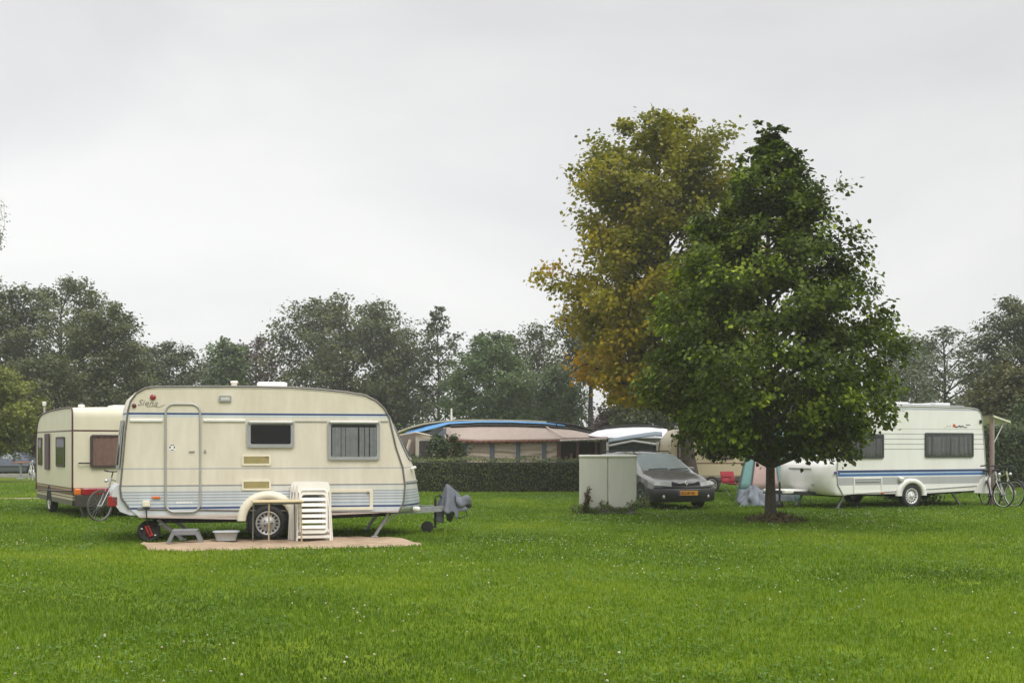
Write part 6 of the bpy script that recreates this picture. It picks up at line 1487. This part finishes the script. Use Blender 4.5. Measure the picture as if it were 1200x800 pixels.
# weeds under and behind the white caravan
N = 500; a0 = rloc(1108, 592)[0]; a1 = rloc(1150, 592)[0]
uu = rg.uniform(a0, a1, N); ww = rg.uniform(.2, 1.6, N); base = [FRr.world(u, w) for u, w in zip(uu, ww)]
tag(leaves('undergrowth', np.array([(p.x, p.y, .03 + .22 * rg.random()) for p in base]), nrm(np.stack([rg.normal(0, .6, N), rg.normal(0, .6, N), np.ones(N)], 1)), .15 * rg.uniform(.5, 1.5, N), rg.random(N), m_wildh, up=.4, droop=-.6, wide=.2, rng=rg), kind='stuff')
# low round bush in front of the awning, behind the hedge
bp = at(522, 540, 38.4)
make_tree('round_bush', 'round green bush between the low hedge and the striped awning', (bp.x, 38.4, 0), EYE + (HY - 509.5) / F * 38.4, .62, .5, sh_round, m_wildh, m_bark_far, 131, prim=22, sec=5, cl=3, lv=10, ls=.10, cr=.16, tr=.04, cat='bush')
bp = at(484, 540, 38.2)
make_tree('round_bush', 'small low bush left of the round bush, by the awning end wall', (bp.x, 38.2, 0), 1.3, .35, .5, sh_round, m_wildh, m_bark_far, 132, prim=12, sec=4, cl=2, lv=8, ls=.09, cr=.12, tr=.03, cat='bush')
# ------------------------------------------------------------------ power line
# ------------------------------------------------------------------ haze, sky, sun, camera
if HAZE > 0:
    b = MB(); b.box((0, 70, 7.5), (300, 210, 17)); hz_ = b.build('haze', bpy.data.materials.new('pale_mist'), None); tag(hz_, kind='stuff')
    m = hz_.data.materials[0]; m.use_nodes = True; n = m.node_tree.nodes; n.remove(n['Principled BSDF']); v = n.new('ShaderNodeVolumePrincipled'); v.inputs['Color'].default_value = (.93, .93, .95, 1); v.inputs['Density'].default_value = HAZE; v.inputs['Anisotropy'].default_value = .3
    m.node_tree.links.new(v.outputs[0], n['Material Output'].inputs['Volume'])
EL, AZ = R(52), R(205)        # sun behind thin cloud: height, and compass direction it shines from
sun = bpy.data.lights.new('sun', 'SUN'); sun.energy = SUN_E; sun.angle = R(35); sun.color = (1, .97, .92)
so = bpy.data.objects.new('sun', sun); COL.objects.link(so)
sd = Vector((math.sin(R(35)) * math.cos(EL), -math.cos(R(35)) * math.cos(EL), math.sin(EL)))   # towards the sun: behind the camera, to the right
so.rotation_euler = sd.to_track_quat('Z', 'Y').to_euler()
w = bpy.data.worlds.new('World'); SC.world = w; w.use_nodes = True
nt = w.node_tree; n = nt.nodes; l = nt.links; bg = n['Background']; bg.inputs['Strength'].default_value = .1
sky = n.new('ShaderNodeTexSky'); sky.sky_type = 'NISHITA'; sky.sun_disc = False; sky.sun_elevation = EL; sky.sun_rotation = math.atan2(sd.x, sd.y)
tc = n.new('ShaderNodeTexCoord'); mp = n.new('ShaderNodeMapping'); mp.inputs['Scale'].default_value = (1, 1, 2.6); l.new(tc.outputs['Generated'], mp.inputs['Vector'])
no = n.new('ShaderNodeTexNoise'); no.inputs['Scale'].default_value = 1.9; no.inputs['Detail'].default_value = 5; no.inputs['Roughness'].default_value = .5; no.inputs['Distortion'].default_value = .4; l.new(mp.outputs[0], no.inputs['Vector'])
rp = n.new('ShaderNodeValToRGB'); l.new(no.outputs['Fac'], rp.inputs['Fac']); e = rp.color_ramp.elements
e[0].position = .34; e[0].color = (*[c * SKY for c in (.85, .845, .868)], 1); e[1].position = .66; e[1].color = (*[c * SKY for c in (1.05, 1.05, 1.035)], 1)
sx = n.new('ShaderNodeSeparateXYZ'); l.new(tc.outputs['Generated'], sx.inputs[0])
# brighter towards the left, low; much brighter cloud overhead
gx_ = n.new('ShaderNodeMapRange'); gx_.inputs[1].default_value = -.5; gx_.inputs[2].default_value = .45; gx_.inputs[3].default_value = 1.09; gx_.inputs[4].default_value = .96; l.new(sx.outputs['X'], gx_.inputs[0])
gz = n.new('ShaderNodeMapRange'); gz.interpolation_type = 'SMOOTHSTEP'; gz.inputs[1].default_value = .42; gz.inputs[2].default_value = .95; gz.inputs[3].default_value = 1.0; gz.inputs[4].default_value = ZEN; l.new(sx.outputs['Z'], gz.inputs[0])
g2 = n.new('ShaderNodeMapRange'); g2.inputs[1].default_value = .05; g2.inputs[2].default_value = .38; g2.inputs[3].default_value = 1.07; g2.inputs[4].default_value = .91; l.new(sx.outputs['Z'], g2.inputs[0])
mu = n.new('ShaderNodeMath'); mu.operation = 'MULTIPLY'; l.new(gx_.outputs[0], mu.inputs[0]); l.new(gz.outputs[0], mu.inputs[1])
mu2 = n.new('ShaderNodeMath'); mu2.operation = 'MULTIPLY'; l.new(mu.outputs[0], mu2.inputs[0]); l.new(g2.outputs[0], mu2.inputs[1])
vm = n.new('ShaderNodeVectorMath'); vm.operation = 'SCALE'; l.new(rp.outputs[0], vm.inputs[0]); l.new(mu2.outputs[0], vm.inputs['Scale'])
mx = n.new('ShaderNodeMix'); mx.data_type = 'RGBA'; mx.inputs[0].default_value = .95; l.new(sky.outputs[0], mx.inputs[6]); l.new(vm.outputs[0], mx.inputs[7]); l.new(mx.outputs[2], bg.inputs['Color'])
cam = bpy.data.cameras.new('camera'); co = bpy.data.objects.new('camera', cam); COL.objects.link(co); SC.camera = co
co.location = (0, 0, EYE); co.rotation_euler = (R(90), 0, 0); cam.sensor_width = 36; cam.lens = 36 * F / 1200; cam.shift_y = (HY - 400) / 1200; cam.clip_end = 3000; cam.clip_start = .1
vs = SC.view_settings; vs.view_transform = 'Standard'; vs.look = 'None'; vs.exposure = EXPO; vs.gamma = 1; vs.use_curve_mapping = False
SC.render.engine = 'CYCLES'; cy = SC.cycles; cy.use_denoising = True
try: cy.denoiser = 'OPENIMAGEDENOISE'
except Exception: pass
cy.max_bounces = 6; cy.diffuse_bounces = 3; cy.glossy_bounces = 3; cy.transmission_bounces = 4; cy.transparent_max_bounces = 12; cy.volume_bounces = 1; cy.use_adaptive_sampling = True; cy.adaptive_threshold = .02
SC.render.film_transparent = False; SC.render.use_persistent_data = False
